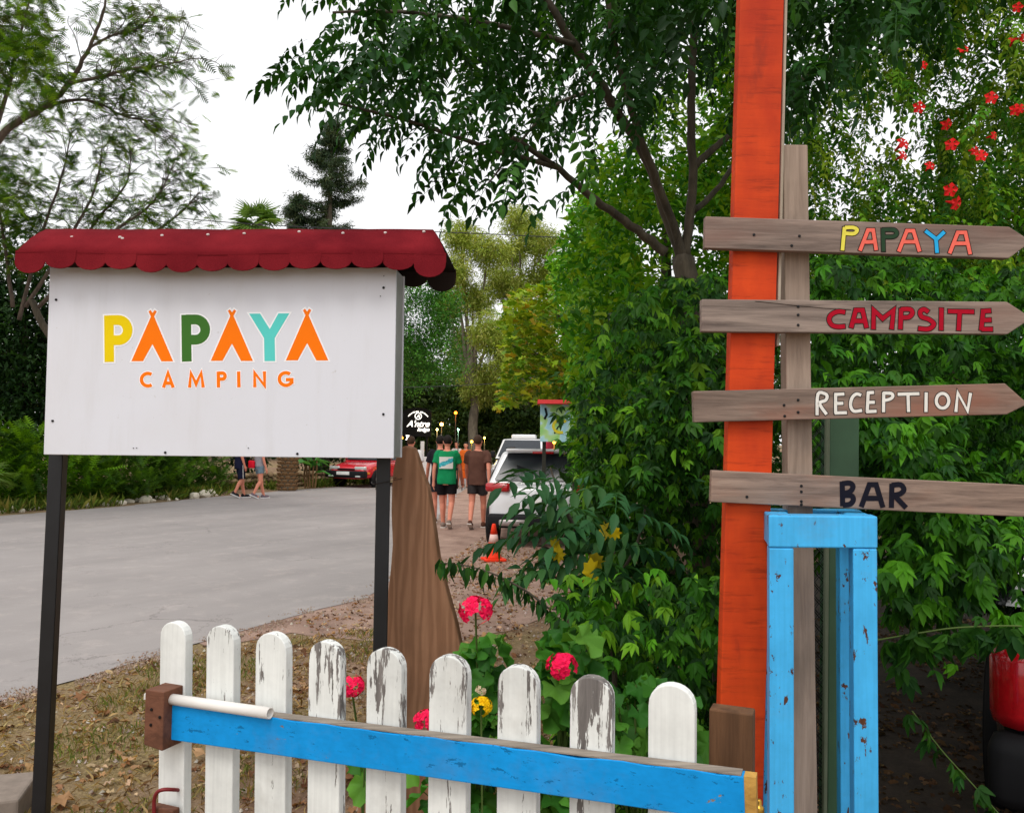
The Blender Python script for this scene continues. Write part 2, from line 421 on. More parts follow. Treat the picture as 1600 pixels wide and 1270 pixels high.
T_PIN = [pinnate(rnd, 0.30, 6, 0.075, 0.034, 0.4) for _ in range(4)]
T_PIN2 = [pinnate(rnd, 0.22, 5, 0.045, 0.022, 0.4) for _ in range(3)]
T_PALM = [palmate(rnd) for _ in range(4)]
T_MIX = T_PALM + [palmate(rnd, 0.075, 0.024, 3, 45), leaflet(0.085, 0.032, .15, .3), leaflet(0.07, 0.022, .2, .2), palmate(rnd, 0.10, 0.03, 5, 80)]
T_LOB = [lobed(rnd, 0.12, 7, 0.34, 0.10) for _ in range(4)]
T_FEA = [feather(rnd, 0.30, 9, 0.10, 0.022) for _ in range(4)]
T_CLU = [cluster(rnd) for _ in range(5)]
T_CLF = [cluster(rnd, 12, 0.32, 0.13, 0.05) for _ in range(5)]
T_EUC = [cluster(rnd, 12, 0.35, 0.24, 0.045) for _ in range(5)]

# ================================================================== THE SETTING
def struct(o, kind='structure'): o['kind'] = kind; return o
def ground_mat():
    t = NT('soil'); co = t.coords()
    big = t.noise(co, 0.55, 5, 0.6); mid = t.noise(co, 3.2, 6, 0.7); fine = t.noise(co, 38, 5, 0.75); peb = t.noise(co, 95, 3, 0.6)
    soil = t.ramp(mid, [(0.3, lin(96, 76, 60)), (0.5, lin(138, 110, 90)), (0.72, lin(172, 146, 124))])
    dry = t.ramp(fine, [(0.3, lin(84, 74, 40)), (0.7, lin(176, 158, 110))])
    base = t.mix(t.ramp(big, [(0.42, 0.0), (0.6, 0.7)]), soil, dry)
    base = t.mix(t.ramp(peb, [(0.6, 0.0), (0.7, 0.6)]), base, lin(196, 180, 166))
    base = t.mix(0.5, base, t.ramp(fine, [(0.3, 0.5), (0.6, 1.0)]), 'MULTIPLY')
    t.col(base); t.rough(0.95); t.b.inputs['Specular IOR Level'].default_value = 0.1
    t.bump(t.math('ADD', fine, t.math('MULTIPLY', mid, 1.5)), 0.6, 0.03); return t.m
def road_mat():
    t = NT('asphalt'); co = t.coords()
    big = t.noise(co, 0.35, 5, 0.6); fine = t.noise(co, 120, 3, 0.7); mid = t.noise(t.coords((1, 1, 1)), 2.6, 7, 0.75)
    base = t.ramp(big, [(0.3, lin(144, 138, 136)), (0.7, lin(162, 155, 152))])
    base = t.mix(t.ramp(mid, [(0.52, 0.0), (0.75, 0.5)]), base, lin(190, 178, 172))
    vr = t.new('ShaderNodeVectorRotate', rotation_type='Z_AXIS'); vr.inputs['Angle'].default_value = R(29); t.l.new(co, vr.inputs['Vector']); mp2 = t.new('ShaderNodeMapping'); mp2.inputs['Scale'].default_value = (.45, .03, 1); t.l.new(vr.outputs[0], mp2.inputs[0]); trk = t.noise(mp2.outputs[0], 3.0, 4, .6); base = t.mix(0.5, base, t.ramp(trk, [(.35, .84), (.6, 1.05)]), 'MULTIPLY')
    vo = t.new('ShaderNodeTexVoronoi', feature='DISTANCE_TO_EDGE'); vo.inputs['Scale'].default_value = .8; wv_ = t.noise(co, 2.5, 5, .7)
    cv = t.new('ShaderNodeVectorMath', operation='ADD'); t.l.new(co, cv.inputs[0]); t.l.new(t.mix(1.0, wv_, (.9, .9, .9), 'MULTIPLY'), cv.inputs[1]); t.l.new(cv.outputs[0], vo.inputs['Vector'])
    ck = t.math('MULTIPLY', t.ramp(vo.outputs['Distance'], [(.002, 1.0), (.012, 0.0)]), t.ramp(t.noise(co, .5, 2), [(.5, 0), (.6, .5)])); base = t.mix(ck, base, lin(92, 86, 84))
    base = t.mix(0.35, base, t.ramp(fine, [(0.3, 0.6), (0.65, 1.05)]), 'MULTIPLY')
    t.col(base); t.rough(0.85); t.b.inputs['Specular IOR Level'].default_value = 0.25; t.bump(fine, 0.25, 0.006); return t.m
def dirt_mat():
    t = NT('shoulder_dirt'); co = t.coords(); n = t.noise(co, 2.2, 7, 0.7); f = t.noise(co, 60, 5, 0.75)
    b = t.ramp(n, [(0.3, lin(128, 100, 86)), (0.7, lin(178, 148, 132))])
    t.col(t.mix(0.5, b, t.ramp(f, [(0.3, 0.55), (0.6, 1.05)]), 'MULTIPLY')); t.rough(0.95); t.bump(f, 0.6, 0.015); return t.m
SOIL = ground_mat(); ROAD = road_mat(); DIRT = dirt_mat()
g = MB(); S = 900
g.add([(-S, -60, 0), (S, -60, 0), (S, S, 0), (-S, S, 0)], [(0, 1, 2, 3)])
struct(g.obj('ground', SOIL))
def wavy(pts, amp, n=14, seed=0):
    out = []
    for i in range(len(pts) - 1):
        for k in range(n):
            p = pts[i].lerp(pts[i + 1], k / n); q = mnoise.noise(p * 1.3 + Vector((seed, 0, 0))) + 0.6 * mnoise.noise(p * 4 + Vector((seed, 3, 0)))
            out.append(p + Vector((0.7, 0.7, 0)) * q * amp)
    return out + [pts[-1]]
near = [G(-420, 1235), G(-120, 1128), G(0, 1095), G(150, 1054), G(300, 1008), G(450, 966), G(575, 934), G(635, 890), G(668, 842), G(690, 800), G(712, 774), G(742, 754), G(775, 741)]
far = [G(-420, 850), G(0, 806), G(160, 794), G(330, 777), G(450, 766), G(580, 758), G(690, 745), G(760, 735), G(790, 728)]
nw = wavy(near, 0.13, 22, 1); fw = wavy(far, 0.25, 14, 5)
poly = nw + fw[::-1]
def sheet(name, pts, z, mat):
    bm = bmesh.new(); vs = [bm.verts.new((p.x, p.y, z)) for p in pts]; f = bm.faces.new(vs); bmesh.ops.triangulate(bm, faces=[f])
    if bm.faces[:] and sum(x.normal.z for x in bm.faces) < 0: bmesh.ops.reverse_faces(bm, faces=bm.faces)
    me = bpy.data.meshes.new(name); bm.to_mesh(me); bm.free(); me.materials.append(mat); return struct(link(name, me))
sheet('road', poly, 0.008, ROAD)
dn = [G(330, 1012), G(450, 990), G(570, 1000), G(640, 1010), G(800, 985), G(930, 930), G(980, 850), G(1000, 790), G(980, 750), G(860, 728)]
sheet('dirt_shoulder', [p + Vector((-0.4, 0.5, 0)) for p in nw[88:]] [::-1] + wavy(dn, 0.15, 8, 9), 0.004, DIRT)

t = NT('soil_hedge_shade'); co = t.coords(); n1 = t.noise(co, 4, 6, .7); n2 = t.noise(co, 50, 5, .75)  # soil sheet with the hedge's shade put into its colour
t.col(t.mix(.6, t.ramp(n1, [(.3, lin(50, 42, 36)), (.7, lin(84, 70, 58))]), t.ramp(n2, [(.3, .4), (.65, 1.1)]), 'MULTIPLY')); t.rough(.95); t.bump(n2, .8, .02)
sheet('soil_shade_sheet', wavy([Vector((.55, 1.2, 0)), Vector((.6, 2.6, 0)), Vector((.75, 3.4, 0)), Vector((1.5, 5, 0)), Vector((2, 9, 0)), Vector((9, 16, 0)), Vector((14, 8, 0)), Vector((8, 1.2, 0)), Vector((.55, 1.2, 0))], .12, 10, 2)[:-1], .0065, t.m)

# ================================================================== THE CAMPING SIGN
BL, BR = P(68, 710, 3.06), P(615, 716, 3.0); TLq = P(80, 418, 3.06)
U = BR - BL; BW = U.length; U = U / BW
Vv = TLq - BL; Vv = Vv - U * Vv.dot(U); BH = Vv.length; Vv = Vv / BH; N = U.cross(Vv)      # N points at the viewer
if N.y > 0: N = -N
t = NT('sign_white'); n1 = t.noise(t.coords((1, 1, .12)), 9, 6, .7); n2 = t.noise(t.coords(), 2.2, 5, .6); n3 = t.noise(t.coords(), 60, 3, .6)
wc = t.mix(t.ramp(n1, [(.52, 0), (.75, .22)]), lin(220, 221, 228), lin(186, 182, 178)); wc = t.mix(t.ramp(n2, [(.45, 0), (.75, .25)]), wc, lin(206, 202, 200)); wc = t.mix(t.ramp(n3, [(.70, 0), (.76, .35)]), wc, lin(168, 160, 150)); t.col(wc); t.rough(.4); t.b.inputs['Specular IOR Level'].default_value = .3; CW = t.m
GREYM = plain('side_grey', (176, 174, 174), 0.5, 0.2, 0.2, 9)
BLACK = plain('black_steel', (22, 23, 26), 0.42, 0.1, 0.35, 9, bump=0.15)
base = Vector(((BL.x + BR.x) / 2, 3.12, 0))
sign = thing('camping_sign', base, 'white roadside board lettered PAPAYA CAMPING under a red scalloped roof', 'sign')
D = 0.16
fp = MB().prism([(0, 0), (BW, 0), (BW, BH), (0, BH)], BL - N * 0.012, U, Vv, N, 0.012).obj('front_panel', CW, sign, bevel=0.002)
MB().prism([(0, 0), (BW, 0), (BW, BH), (0, BH)], BL - N * (D + 0.012), U, Vv, N, 0.012).obj('back_panel', CW, sign)
for a, b in ((BW - 0.02, BW - 0.004), (0.004, 0.02)):
    MB().prism([(a, 0.004), (b, 0.004), (b, BH - 0.004), (a, BH - 0.004)], BL - N * D, U, Vv, N, D - 0.0125).obj('side_panel', GREYM, sign)
MB().prism([(0.03, 0.01), (BW - 0.03, 0.01), (BW - 0.03, 0.03), (0.03, 0.03)], BL - N * (D - .01), U, Vv, N, D - 0.03).obj('bottom_panel', GREYM, sign)
sq = 0.056
for px_b, px_t in ((64, 92), (589, 600)):
    a = P(px_b, 1270, 3.17); b = P(px_t, 700, 3.17); d = (b - a) / (b.z - a.z)
    lo = a + d * (-0.12 - a.z); hi = a + d * (BL.z + BH - 0.02 - a.z)
    V = []
    for q in (lo, hi):
        for i, j in ((-1, -1), (1, -1), (1, 1), (-1, 1)): V.append(q + Vector((i * sq / 2 * 0.97 - j * 0.004, j * sq / 2, 0)))
    MB().add(V, [(3, 2, 1, 0), (4, 5, 6, 7), (0, 1, 5, 4), (1, 2, 6, 5), (2, 3, 7, 6), (3, 0, 4, 7)]).obj('post', BLACK, sign, bevel=0.004)
# lettering: photo pixels -> board coordinates
_q = np.array([[68, 710, 1], [615, 716, 1], [80, 418, 1]], float)
_A = np.linalg.solve(_q, np.array([[0, 0], [BW, 0], [0, BH]], float))
def bd(px, py): r = np.array([px, py, 1.0]) @ _A; return (float(r[0]), float(r[1]))
def zb(X, Y): return bd(X * 0.4625, 330 + Y * 0.4625)       # from the enlarged view of the board
zs = 0.4625 * BW / 547.0
def arc(cx, cy, rx, ry, a0, a1, n=14): return [(cx + rx * math.cos(R(a0 + (a1 - a0) * i / n)), cy - ry * math.sin(R(a0 + (a1 - a0) * i / n))) for i in range(n + 1)]
HALO = plain('halo_white', (246, 246, 248), 0.4, 0, 0.01)
INK = {k: plain('ink_' + k, v, 0.45, 0, 0.03) for k, v in dict(yellow=(236, 206, 0), orange=(255, 122, 0), green=(62, 112, 42), teal=(92, 208, 200)).items()}
def letter(name, strokes, polys, width, mat, parent, mapper, O, U_, V_, N_, sc_, halo=None, halo_w=0, h=0.0012, label=None):
    k = h; m = MB(); hm = MB()
    for st in strokes:
        closed = st[0] == 'closed'; pts = [mapper(*p) for p in (st[1] if closed else st)]
        m.ribbon(pts, width * sc_, O, U_, V_, N_, k, closed); 
        if halo: hm.ribbon(extend(pts, halo_w * sc_) if not closed else pts, (width + 2 * halo_w) * sc_, O, U_, V_, N_, k * 0.5, closed)
        k += 0.00022
    for pl in polys:
        pts = [mapper(*p) for p in pl]; m.add([O + U_ * a + V_ * b + N_ * k for a, b in pts], [tuple(range(len(pts)))])
        if halo: hm.ribbon(pts, 2 * halo_w * sc_, O, U_, V_, N_, k * 0.5, True)
        k += 0.00022
    o = m.obj(name, mat, parent, label=label)
    if halo: hm.obj('letter_outline', halo, parent)
    return o
def extend(pts, e):
    p = [Vector(q) for q in pts]; a = (p[0] - p[1]).normalized() * e; b = (p[-1] - p[-2]).normalized() * e
    return [tuple(p[0] + a)] + [tuple(q) for q in p[1:-1]] + [tuple(p[-1] + b)]
def sgn(strokes, polys, wd, mat, lab, hw=5): letter('letter', strokes, polys, wd, mat, fp, zb, BL, U, Vv, N, zs, HALO, hw, label=lab)
for x0, c, lb in ((360, 'yellow', 'yellow letter P'), (625, 'green', 'dark green letter P')):
    sgn([[(x0 + 16.5, 512), (x0 + 16.5, 355)], [(x0 + 16, 371), (x0 + 48, 371)] + arc(x0 + 48, 405, 33, 34, 80, -80, 12) + [(x0 + 46, 439), (x0 + 16, 439)]], [], 33, INK[c], lb)
for dx in (0, 271, 525):
    sgn([], [[(p[0] + dx, p[1]) for p in ((452, 510), (521, 360), (513, 343), (520, 338), (527, 348), (534, 338), (541, 343), (532, 360), (595, 511), (555, 511), (525, 453), (492, 510))]], 0, INK['orange'], 'orange letter A shaped like a tent')
sgn([], [[(856, 353), (893, 353), (925, 405), (955, 353), (992, 353), (941, 435), (941, 512), (905, 512), (905, 435)]], 0, INK['teal'], 'turquoise letter Y')
cm = 11.5
for st in ([arc(508, 572, 22, 21, 55, 305, 16)], [[(561, 599), (577, 549), (594, 599)], [(566, 584), (589, 584)]], [[(650, 599), (655, 550), (672, 588), (690, 550), (696, 599)]],
           [[(748, 599), (748, 546)], [(748, 551), (762, 551)] + arc(762, 561, 9, 10, 80, -80, 8) + [(760, 571), (748, 571)]], [[(817, 599), (817, 546)]],
           [[(871, 599), (871, 550), (904, 594), (904, 546)]], [arc(976, 572, 22, 21, 50, 330, 16) , [(996, 588), (996, 574), (976, 574)]]):
    sgn(st, [], cm, INK['orange'], 'small orange letter of the word CAMPING', 3)
SCR = plain('screw_dark', (28, 28, 30), 0.4, 0.6)
def disc(parent, c, n_, r, t, mat, name='screw'): return MB().lathe([(r * 0.7, 0), (r, t * 0.3), (r * 0.9, t), (r * 0.3, t * 1.2)], c, n_, 10).obj(name, mat, parent)
for x, y, r in ((90, 469, .005), (606, 455, .005), (83, 658, .005), (601, 649, .005), (261, 707, .005), (467, 709, .005), (391, 700, .002), (211, 700, .002), (216, 700, .002), (607, 437, .002), (601, 468, .002)):
    a, b = bd(x, y); disc(fp, BL + U * a + Vv * b, N, r, 0.003, SCR)
# roof: felt on two slopes with hanging scallops
def felt():
    t = NT('red_felt'); co = t.coords(); n = t.noise(co, 260, 3, 0.7); b = t.noise(co, 5, 5, 0.6)
    base = t.ramp(b, [(0.3, lin(100, 22, 30)), (0.7, lin(128, 33, 40))]); t.col(t.mix(0.5, base, t.ramp(n, [(0.3, 0.62), (0.7, 1.12)]), 'MULTIPLY'))
    t.rough(1.0); t.b.inputs['Specular IOR Level'].default_value = 0.04; t.bump(n, 0.6, 0.003); return t.m
FELT = felt(); DARKB = plain('felt_back', (38, 30, 26), 0.9)
up = Vector((0, 0, 1)); out = Vector((N.x, N.y, 0)).normalized(); Uh = Vector((U.x, U.y, 0)).normalized()
mid = BL - N * (D / 2)
eL, eR = P(22, 398, 2.98), P(697, 397, 2.92)              # bend line above the scallops
uz = lambda p: (p - BL).dot(Uh)
e0, e1 = uz(eL), uz(eR)
OR = Vector((BL.x, BL.y, 0)); 
def rf(u, o_, z): return OR + Uh * u + out * o_ + up * z
ez = (eL.z + eR.z) / 2; eo = 0.075
rL, rR = P(62, 360, 3.1), P(676, 353, 3.06); r0, r1 = uz(rL), uz(rR); rz = (rL.z + rR.z) / 2; ro = -D / 2
roof = MB()
nseg = 24
def slope(sg, name, mat):
    m = MB(); V = []
    for i in range(nseg + 1):
        t = i / nseg
        for j in range(5):
            s_ = j / 4; sag = 0.004 * math.sin(t * 9 + sg) * s_ + 0.0012 * math.sin(t * 23)
            o_ = ro + sg * (eo - ro) * s_; z = rz + (ez - rz) * s_ + 0.012 * math.sin(math.pi * s_) + sag
            V.append(rf(r0 + (r1 - r0) * t + ((e0 - r0) * (1 - t) + (e1 - r1) * t) * s_, o_, z))
    fs = [(i * 5 + j, i * 5 + j + 1, (i + 1) * 5 + j + 1, (i + 1) * 5 + j) for i in range(nseg) for j in range(4)]
    m.add(V, fs); o = m.obj(name, mat, sign, True)
    o.data.materials.append(DARKB); s = o.modifiers.new('solid', 'SOLIDIFY'); s.thickness = 0.007; s.offset = 0; s.material_offset = sg
    if sg < 0: o.data.polygons.foreach_set('material_index', [1] * len(o.data.polygons))
    return o
rfp = slope(1, 'roof_slope', FELT); rbp = slope(-1, 'roof_slope', FELT)
nsc = 14; scl_ = []
for sg in (1, -1):
    ww = (e1 - e0) / nsc
    for i in range(nsc):
        tilt = rnd.uniform(0.2, 0.75) * (1.6 if i in (0, nsc - 1) else 1) * 0.5; drop = rnd.uniform(0.052, 0.06) * (1.35 if i in (0, nsc - 1) else 1)
        u0 = e0 + ww * i; o0 = ro + sg * (eo - ro); pts = [(u0 - 0.001, 0.012)] + [(u0 + ww / 2 - ww * 0.5 * math.cos(math.pi * k / 10) * (1.03), -drop * (0.25 + 0.75 * math.sin(math.pi * k / 10) ** 0.8)) for k in range(11)] + [(u0 + ww + 0.001, 0.012)]
        dn_ = (up * math.cos(tilt * 0.5) - out * sg * math.sin(tilt * 0.5)); nn = Uh.cross(dn_) * (-1 if Uh.cross(dn_).dot(out) * sg < 0 else 1)
        zz = ez + 0.006 * math.sin((i + .5) / nsc * 9 + sg) - 0.004
        scl_.append(None); scl_[-1] = MB().prism(pts, rf(0, o0 - sg * 0.004 + sg * 0.0015 * (i % 2), zz), Uh, dn_, nn, 0.005).obj('scallop', FELT, sign); scl_[-1].data.materials.append(DARKB); scl_[-1].data.polygons[0].material_index = 1
NAILW = plain('nail_white', (215, 205, 200), 0.5)
for x, y in ((83, 370), (163, 371), (166, 374), (234, 368), (310, 367), (370, 365), (460, 362), (530, 366), (598, 366), (660, 364)):
    q = P(x, y, 3.0); s_ = min(1, max(0, (rz - q.z) / (rz - ez))); u_ = uz(P(x, y, 3.06 - 0.24 * s_))
    disc(rfp, rf(u_, ro + (eo - ro) * s_, rz + (ez - rz) * s_ + 0.012), (out * 0.5 + up).normalized(), 0.006, 0.006, NAILW, 'nail')
# wire tying the plank to the post
# ================================================================== LEANING PLANK
PLK = NT('plank_wood')
def plank_mat():
    t = PLK; co = t.coords((1, 1, 0.14)); wv = t.new('ShaderNodeTexWave', wave_type='BANDS', bands_direction='X'); wv.inputs['Scale'].default_value = 9; wv.inputs['Distortion'].default_value = 16
    wv.inputs['Detail'].default_value = 3; wv.inputs['Detail Scale'].default_value = 0.9; t.l.new(co, wv.inputs['Vector'])
    f = t.noise(t.coords((1, 1, 0.05)), 130, 4, 0.7); b = t.noise(t.coords(), 3.5, 4)
    base = t.ramp(wv.outputs['Fac'], [(0.1, lin(144, 104, 78)), (0.5, lin(153, 112, 85)), (0.9, lin(162, 120, 92))])
    base = t.mix(0.4, base, t.ramp(f, [(0.3, 0.7), (0.7, 1.1)]), 'MULTIPLY'); base = t.mix(t.ramp(b, [(0.5, 0), (0.75, 0.4)]), base, lin(92, 72, 58))
    t.col(base); t.rough(0.85); t.b.inputs['Specular IOR Level'].default_value = 0.2; t.bump(t.math('ADD', wv.outputs['Fac'], f), 0.25, 0.003); return t.m
PLK = plank_mat()
ol = [(626, 699), (634, 696), (646, 700), (652, 716), (660, 742), (668, 762), (676, 812), (684, 870), (697, 922), (712, 975), (719, 1010), (721, 1070), (724, 1130), (730, 1200), (740, 1280), (748, 1345)]
ol2 = [(540, 1345), (556, 1275), (570, 1200), (580, 1140), (588, 1060), (592, 1020), (603, 950), (610, 890), (613, 850), (611, 800), (612, 760), (614, 735), (619, 712)]
pts = [P(x, y, 3.36 - (1345 - y) * 0.00012) for x, y in ol + ol2]; zmin_ = min(p.z for p in pts)
pl = MB(); n_ = len(pts); th = Vector((0.01, 0.05, 0))
pl.add(pts + [p + th for p in pts], [tuple(range(n_)), tuple(range(2 * n_ - 1, n_ - 1, -1))] + [(i, i + n_, (i + 1) % n_ + n_, (i + 1) % n_) for i in range(n_)])
o = pl.obj('wood_plank', PLK, None, bevel=0.006); tag(o, 'live edge brown plank leaning behind the black sign post', 'plank')
wr = [P(608, 752, 3.13), P(630, 747, 3.30), P(652, 745, 3.31), P(668, 747, 3.36), P(640, 744, 3.40), P(606, 748, 3.22), P(582, 752, 3.2), P(585, 756, 3.13), P(608, 752, 3.13)]
tag(MB().tube(smoothpath(wr, 5), 0.0012, 5).obj('tie_wire', plain('wire', (60, 50, 44), 0.5, 0.7)), 'thin rusty wire tying the brown plank to the black post', 'wire')

# ================================================================== PICKET GATE
gl, gr_ = P(270, 973, 1.84), P(1050, 1071, 1.43)
GU = Vector((gr_.x - gl.x, gr_.y - gl.y, 0)); GLn = GU.length; GU /= GLn; GN = Vector((GU.y, -GU.x, 0))
if GN.y > 0: GN = -GN
gate = thing('picket_gate', (gl.x + GU.x * 0.5, gl.y + GU.y * 0.5, 0), 'low gate of flaking white round topped pickets on a blue rail', 'gate')
WP = [worn_paint('picket_paint_%d' % i, (232, 234, 230), (84, 80, 78), (140, 134, 130), wv, 'z', 40, 0.6, tp) for i, (wv, tp) in enumerate(((0.26, None), (0.36, (0.95, 1.26, 0.05)), (0.44, (0.98, 1.26, 0.07)), (0.46, (0.98, 1.26, 0.12)), (0.14, None)))]
cx = [270, 344, 423, 507, 600, 700, 808, 923, 1049]; tops = [972, 978, 989, 1002, 1014, 1025, 1041, 1058, 1070]; wear = [0, 1, 1, 2, 2, 2, 2, 3, 4]
wds = [.072, .074, .078, .076, .079, .08, .078, .078, .080]
def on_gate(px, py, off=0.0):          # point on the gate's plane seen at a pixel
    v = ray(px, py); k = ((gl + GN * off) - CAMP).dot(GN) / v.dot(GN); return CAMP + v * k
for i in range(9):
    t_ = on_gate(cx[i], tops[i]); wd = wds[i]; ht = t_.z - 0.06; lean = (-0.022, -0.02, -0.02, -0.014, -0.012, -0.006, -0.005, -0.004, 0.0)[i]
    poly = [(-wd / 2, -ht), (wd / 2, -ht)] + [(wd / 2 * math.cos(a), -wd * 0.52 + wd * 0.52 * math.sin(a) ** 0.85) for a in [math.pi * k / 12 for k in range(13)]]
    Up = (up - GU * lean * -1).normalized()
    m = MB().prism(poly, t_ - GN * 0.024, GU, Up, GN, 0.024); m.obj('picket', WP[wear[i]], gate, bevel=0.002)
a0, a1 = on_gate(265, 1101, 0.03), on_gate(1162, 1213, 0.03); b0, b1 = on_gate(265, 1152, 0.03), on_gate(1162, 1290, 0.03)
RU = (a1 - a0).normalized(); RV = GN.cross(RU); RV = RV if RV.z > 0 else -RV; rh = ((a0 - b0).length + (a1 - b1).length) / 2; RL = (a1 - a0).length
BLUE = worn_paint('blue_rail_paint', (18, 150, 226), (92, 84, 78), (150, 138, 126), 0.30, 'x', 30, 0.45, None, 60)
pr = [(0, 0.0)] + [(RL * k / 30, 0.0015 * math.sin(k * 2.1) - (0.003 if k in (13, 22, 23) else 0)) for k in range(1, 30)] + [(RL, 0), (RL, -rh), (0, -rh)]
MB().prism(pr, a0 - GN * 0.028, RU, RV, GN, 0.028).obj('rail', BLUE, gate, bevel=0.002)
WOODT = wood('bare_wood_grey', (110, 102, 94), (164, 152, 138), 'x', 70)
MB().prism([(0.004, 0), (RL - 0.004, 0), (RL - 0.004, 0.0025), (0.004, 0.0025)], a0 - GN * 0.0275, RU, RV, GN, 0.0262).obj('rail_top', WOODT, gate)
ENDW = wood('pine_end', (150, 110, 50), (206, 160, 82), 'y', 40)
MB().prism([(0, -rh), (0.018, -rh - .002), (0.019, 0), (0, 0)], a1 - GN * 0.026 - RU * 0.0, RU, RV, GN, 0.024).obj('rail_end', ENDW, gate)
BRW = wood('brown_block_wood', (84, 52, 38), (122, 80, 60), 'x', 50, 0.7)
c0 = on_gate(264, 1090, 0.04); bw_, bh_ = 0.052, 0.108
blk = MB().prism([(-bw_, -bh_ + .006), (0, -bh_), (0, 0.016), (-bw_, 0.016)], c0 - GN * 0.045, GU, up, GN, 0.06).obj('end_block', BRW, gate, bevel=0.002)
for x, y in ((237, 1108), (250, 1120), (236, 1132)): disc(blk, on_gate(x, y, 0.0555), GN, 0.0035, 0.002, SCR, 'nail')
PVC = plain('pvc_white', (224, 220, 214), 0.35, 0, 0.05)
p0, p1 = on_gate(262, 1091, 0.030), on_gate(422, 1114, 0.036); pd = (p1 - p0).normalized()
MB().lathe([(0.0115, 0), (0.0115, (p1 - p0).length), (0.0092, (p1 - p0).length), (0.0092, (p1 - p0).length - 0.12), (0.0001, (p1 - p0).length - 0.12)], p0, pd, 18).obj('pipe', PVC, gate, True)
tr_ = MB(); tr_.box(on_gate(232, 1086, 0.02), (0.012, 0.02, 0.012)); tr_.obj('pipe_stub', PVC, gate)
HK = plain('hook_red', (120, 28, 32), 0.5, 0.3)
hp = [on_gate(241, 1275, 0.04), on_gate(241, 1250, 0.04), on_gate(246, 1237, 0.04), on_gate(256, 1233, 0.035), on_gate(270, 1233, 0.02), on_gate(282, 1234, -0.01)]
MB().tube(smoothpath(hp, 5), 0.0042, 8).obj('hook', HK, gate, True)
MB().prism([(-.03, -.12), (.03, -.12), (.03, 0), (-.03, 0)], on_gate(254, 1262, 0.03) - GN * 0.02, GU, up, GN, 0.022).obj('lower_block', BRW, gate, bevel=0.003)
# brown gate post with its brass bolt
GP = wood('gate_post_wood', (82, 56, 36), (116, 82, 56), 'z', 55, 0.75, (92, 70, 50))
q0 = P(1108, 1107, 1.50); q1 = P(1176, 1116, 1.47); qU = Vector((q1.x - q0.x, q1.y - q0.y, 0)); qw = qU.length; qU /= qw; qN = Vector((qU.y, -qU.x, 0)); qN = qN if qN.y < 0 else -qN
gpo = thing('gate_post', (q0.x + 0.04, q0.y, 0), 'short brown timber post behind the right end of the blue rail', 'post')
MB().prism([(-0.008, -q0.z - 0.1), (qw - 0.004, -q0.z - 0.1), (qw, q1.z - q0.z + 0.0), (0, 0)], q0 - qN * 0.04, qU, up, qN, 0.04).obj('timber', GP, gpo, bevel=0.003)
BRASS = plain('brass', (168, 128, 50), 0.3, 0.9)
c = P(1186, 1262, 1.46); m = MB(); m.lathe([(0.009, -0.05), (0.009, 0), (0.007, 0.004), (0.0045, 0.005), (0.005, 0.012), (0.002, 0.016)], c, up, 14); m.obj('bolt', BRASS, gpo, True)

# ================================================================== SIGNPOST
DP = 2.25
OB = NT('orange_beam')
def beam_mat():
    t = OB; saw = t.noise(t.coords((0.10, 0.10, 1)), 55, 5, 0.7, 0.1); saw2 = t.noise(t.coords((0.05, 0.05, 1)), 14, 3, 0.6); pat = t.noise(t.coords((1, 1, 0.5)), 4.5, 5, 0.6)
    base = t.ramp(pat, [(0.3, lin(178, 46, 14)), (0.65, lin(226, 78, 20))])
    base = t.mix(0.8, base, t.ramp(saw, [(0.33, 0.55), (0.46, 0.98), (0.7, 1.06)]), 'MULTIPLY')
    base = t.mix(0.6, base, t.ramp(saw2, [(0.3, 0.72), (0.6, 1.0)]), 'MULTIPLY')
    base = t.mix(t.ramp(t.noise(t.coords((1, 1, 0.35)), 9, 4, 0.7), [(0.60, 0), (0.70, 0.6)]), base, lin(140, 46, 24)); base = t.mix(t.ramp(t.noise(t.coords((1, 1, 0.6)), 2.1, 4, .6), [(.45, 0), (.7, .5)]), base, lin(150, 36, 14))
    t.col(base); t.rough(0.7); t.b.inputs['Specular IOR Level'].default_value = 0.25; t.bump(saw, 0.4, 0.002); return t.m
OB = beam_mat()
PALEW = wood('pale_edge', (150, 138, 120), (196, 184, 166), 'z', 60); GREYW = wood('grey_post_wood', (138, 120, 106), (176, 156, 140), 'z', 60, 0.85, (120, 106, 94), 0.35, 0.5)
sp_ = thing('signpost', P(1160, 1300, DP).xy.to_3d(), 'tall orange beam and grey post carrying four arrow boards', 'signpost')
def post(pb, pt, wpx, depth, thick, zlo, zhi, name, mat, parent, lab=None, bev=0.003):
    """upright board: passes through pixel columns pb=(x,y) and pt=(x,y)"""
    a, b = P(*pb, depth), P(*pt, depth); d = (b - a) / (b.z - a.z); lo = a + d * (zlo - a.z); hi = a + d * (zhi - a.z); wv = wpx * depth / F / 2; V = []
    for q in (lo, hi):
        for i, j in ((-1, 0), (1, 0), (1, 1), (-1, 1)): V.append(q + Vector((i * wv, j * thick, 0)))
    return MB().add(V, [(3, 2, 1, 0), (4, 5, 6, 7), (0, 1, 5, 4), (1, 2, 6, 5), (2, 3, 7, 6), (3, 0, 4, 7)]).obj(name, mat, parent, bevel=bev, label=lab)
beam = post((1161, 1107), (1191, 0), 70, DP, 0.045, -0.1, 3.9, 'beam', OB, sp_, 'orange painted rough sawn beam')
post((1203, 1107), (1228.5, 0), 5, DP + 0.012, 0.03, 1.95, 3.9, 'edge_strip', PALEW, sp_)
gz = P(1243, 224, DP + 0.02).z
post((1254, 1000), (1243, 224), 39, DP + 0.03, 0.05, -0.1, gz, 'post', GREYW, sp_, 'weathered grey post')
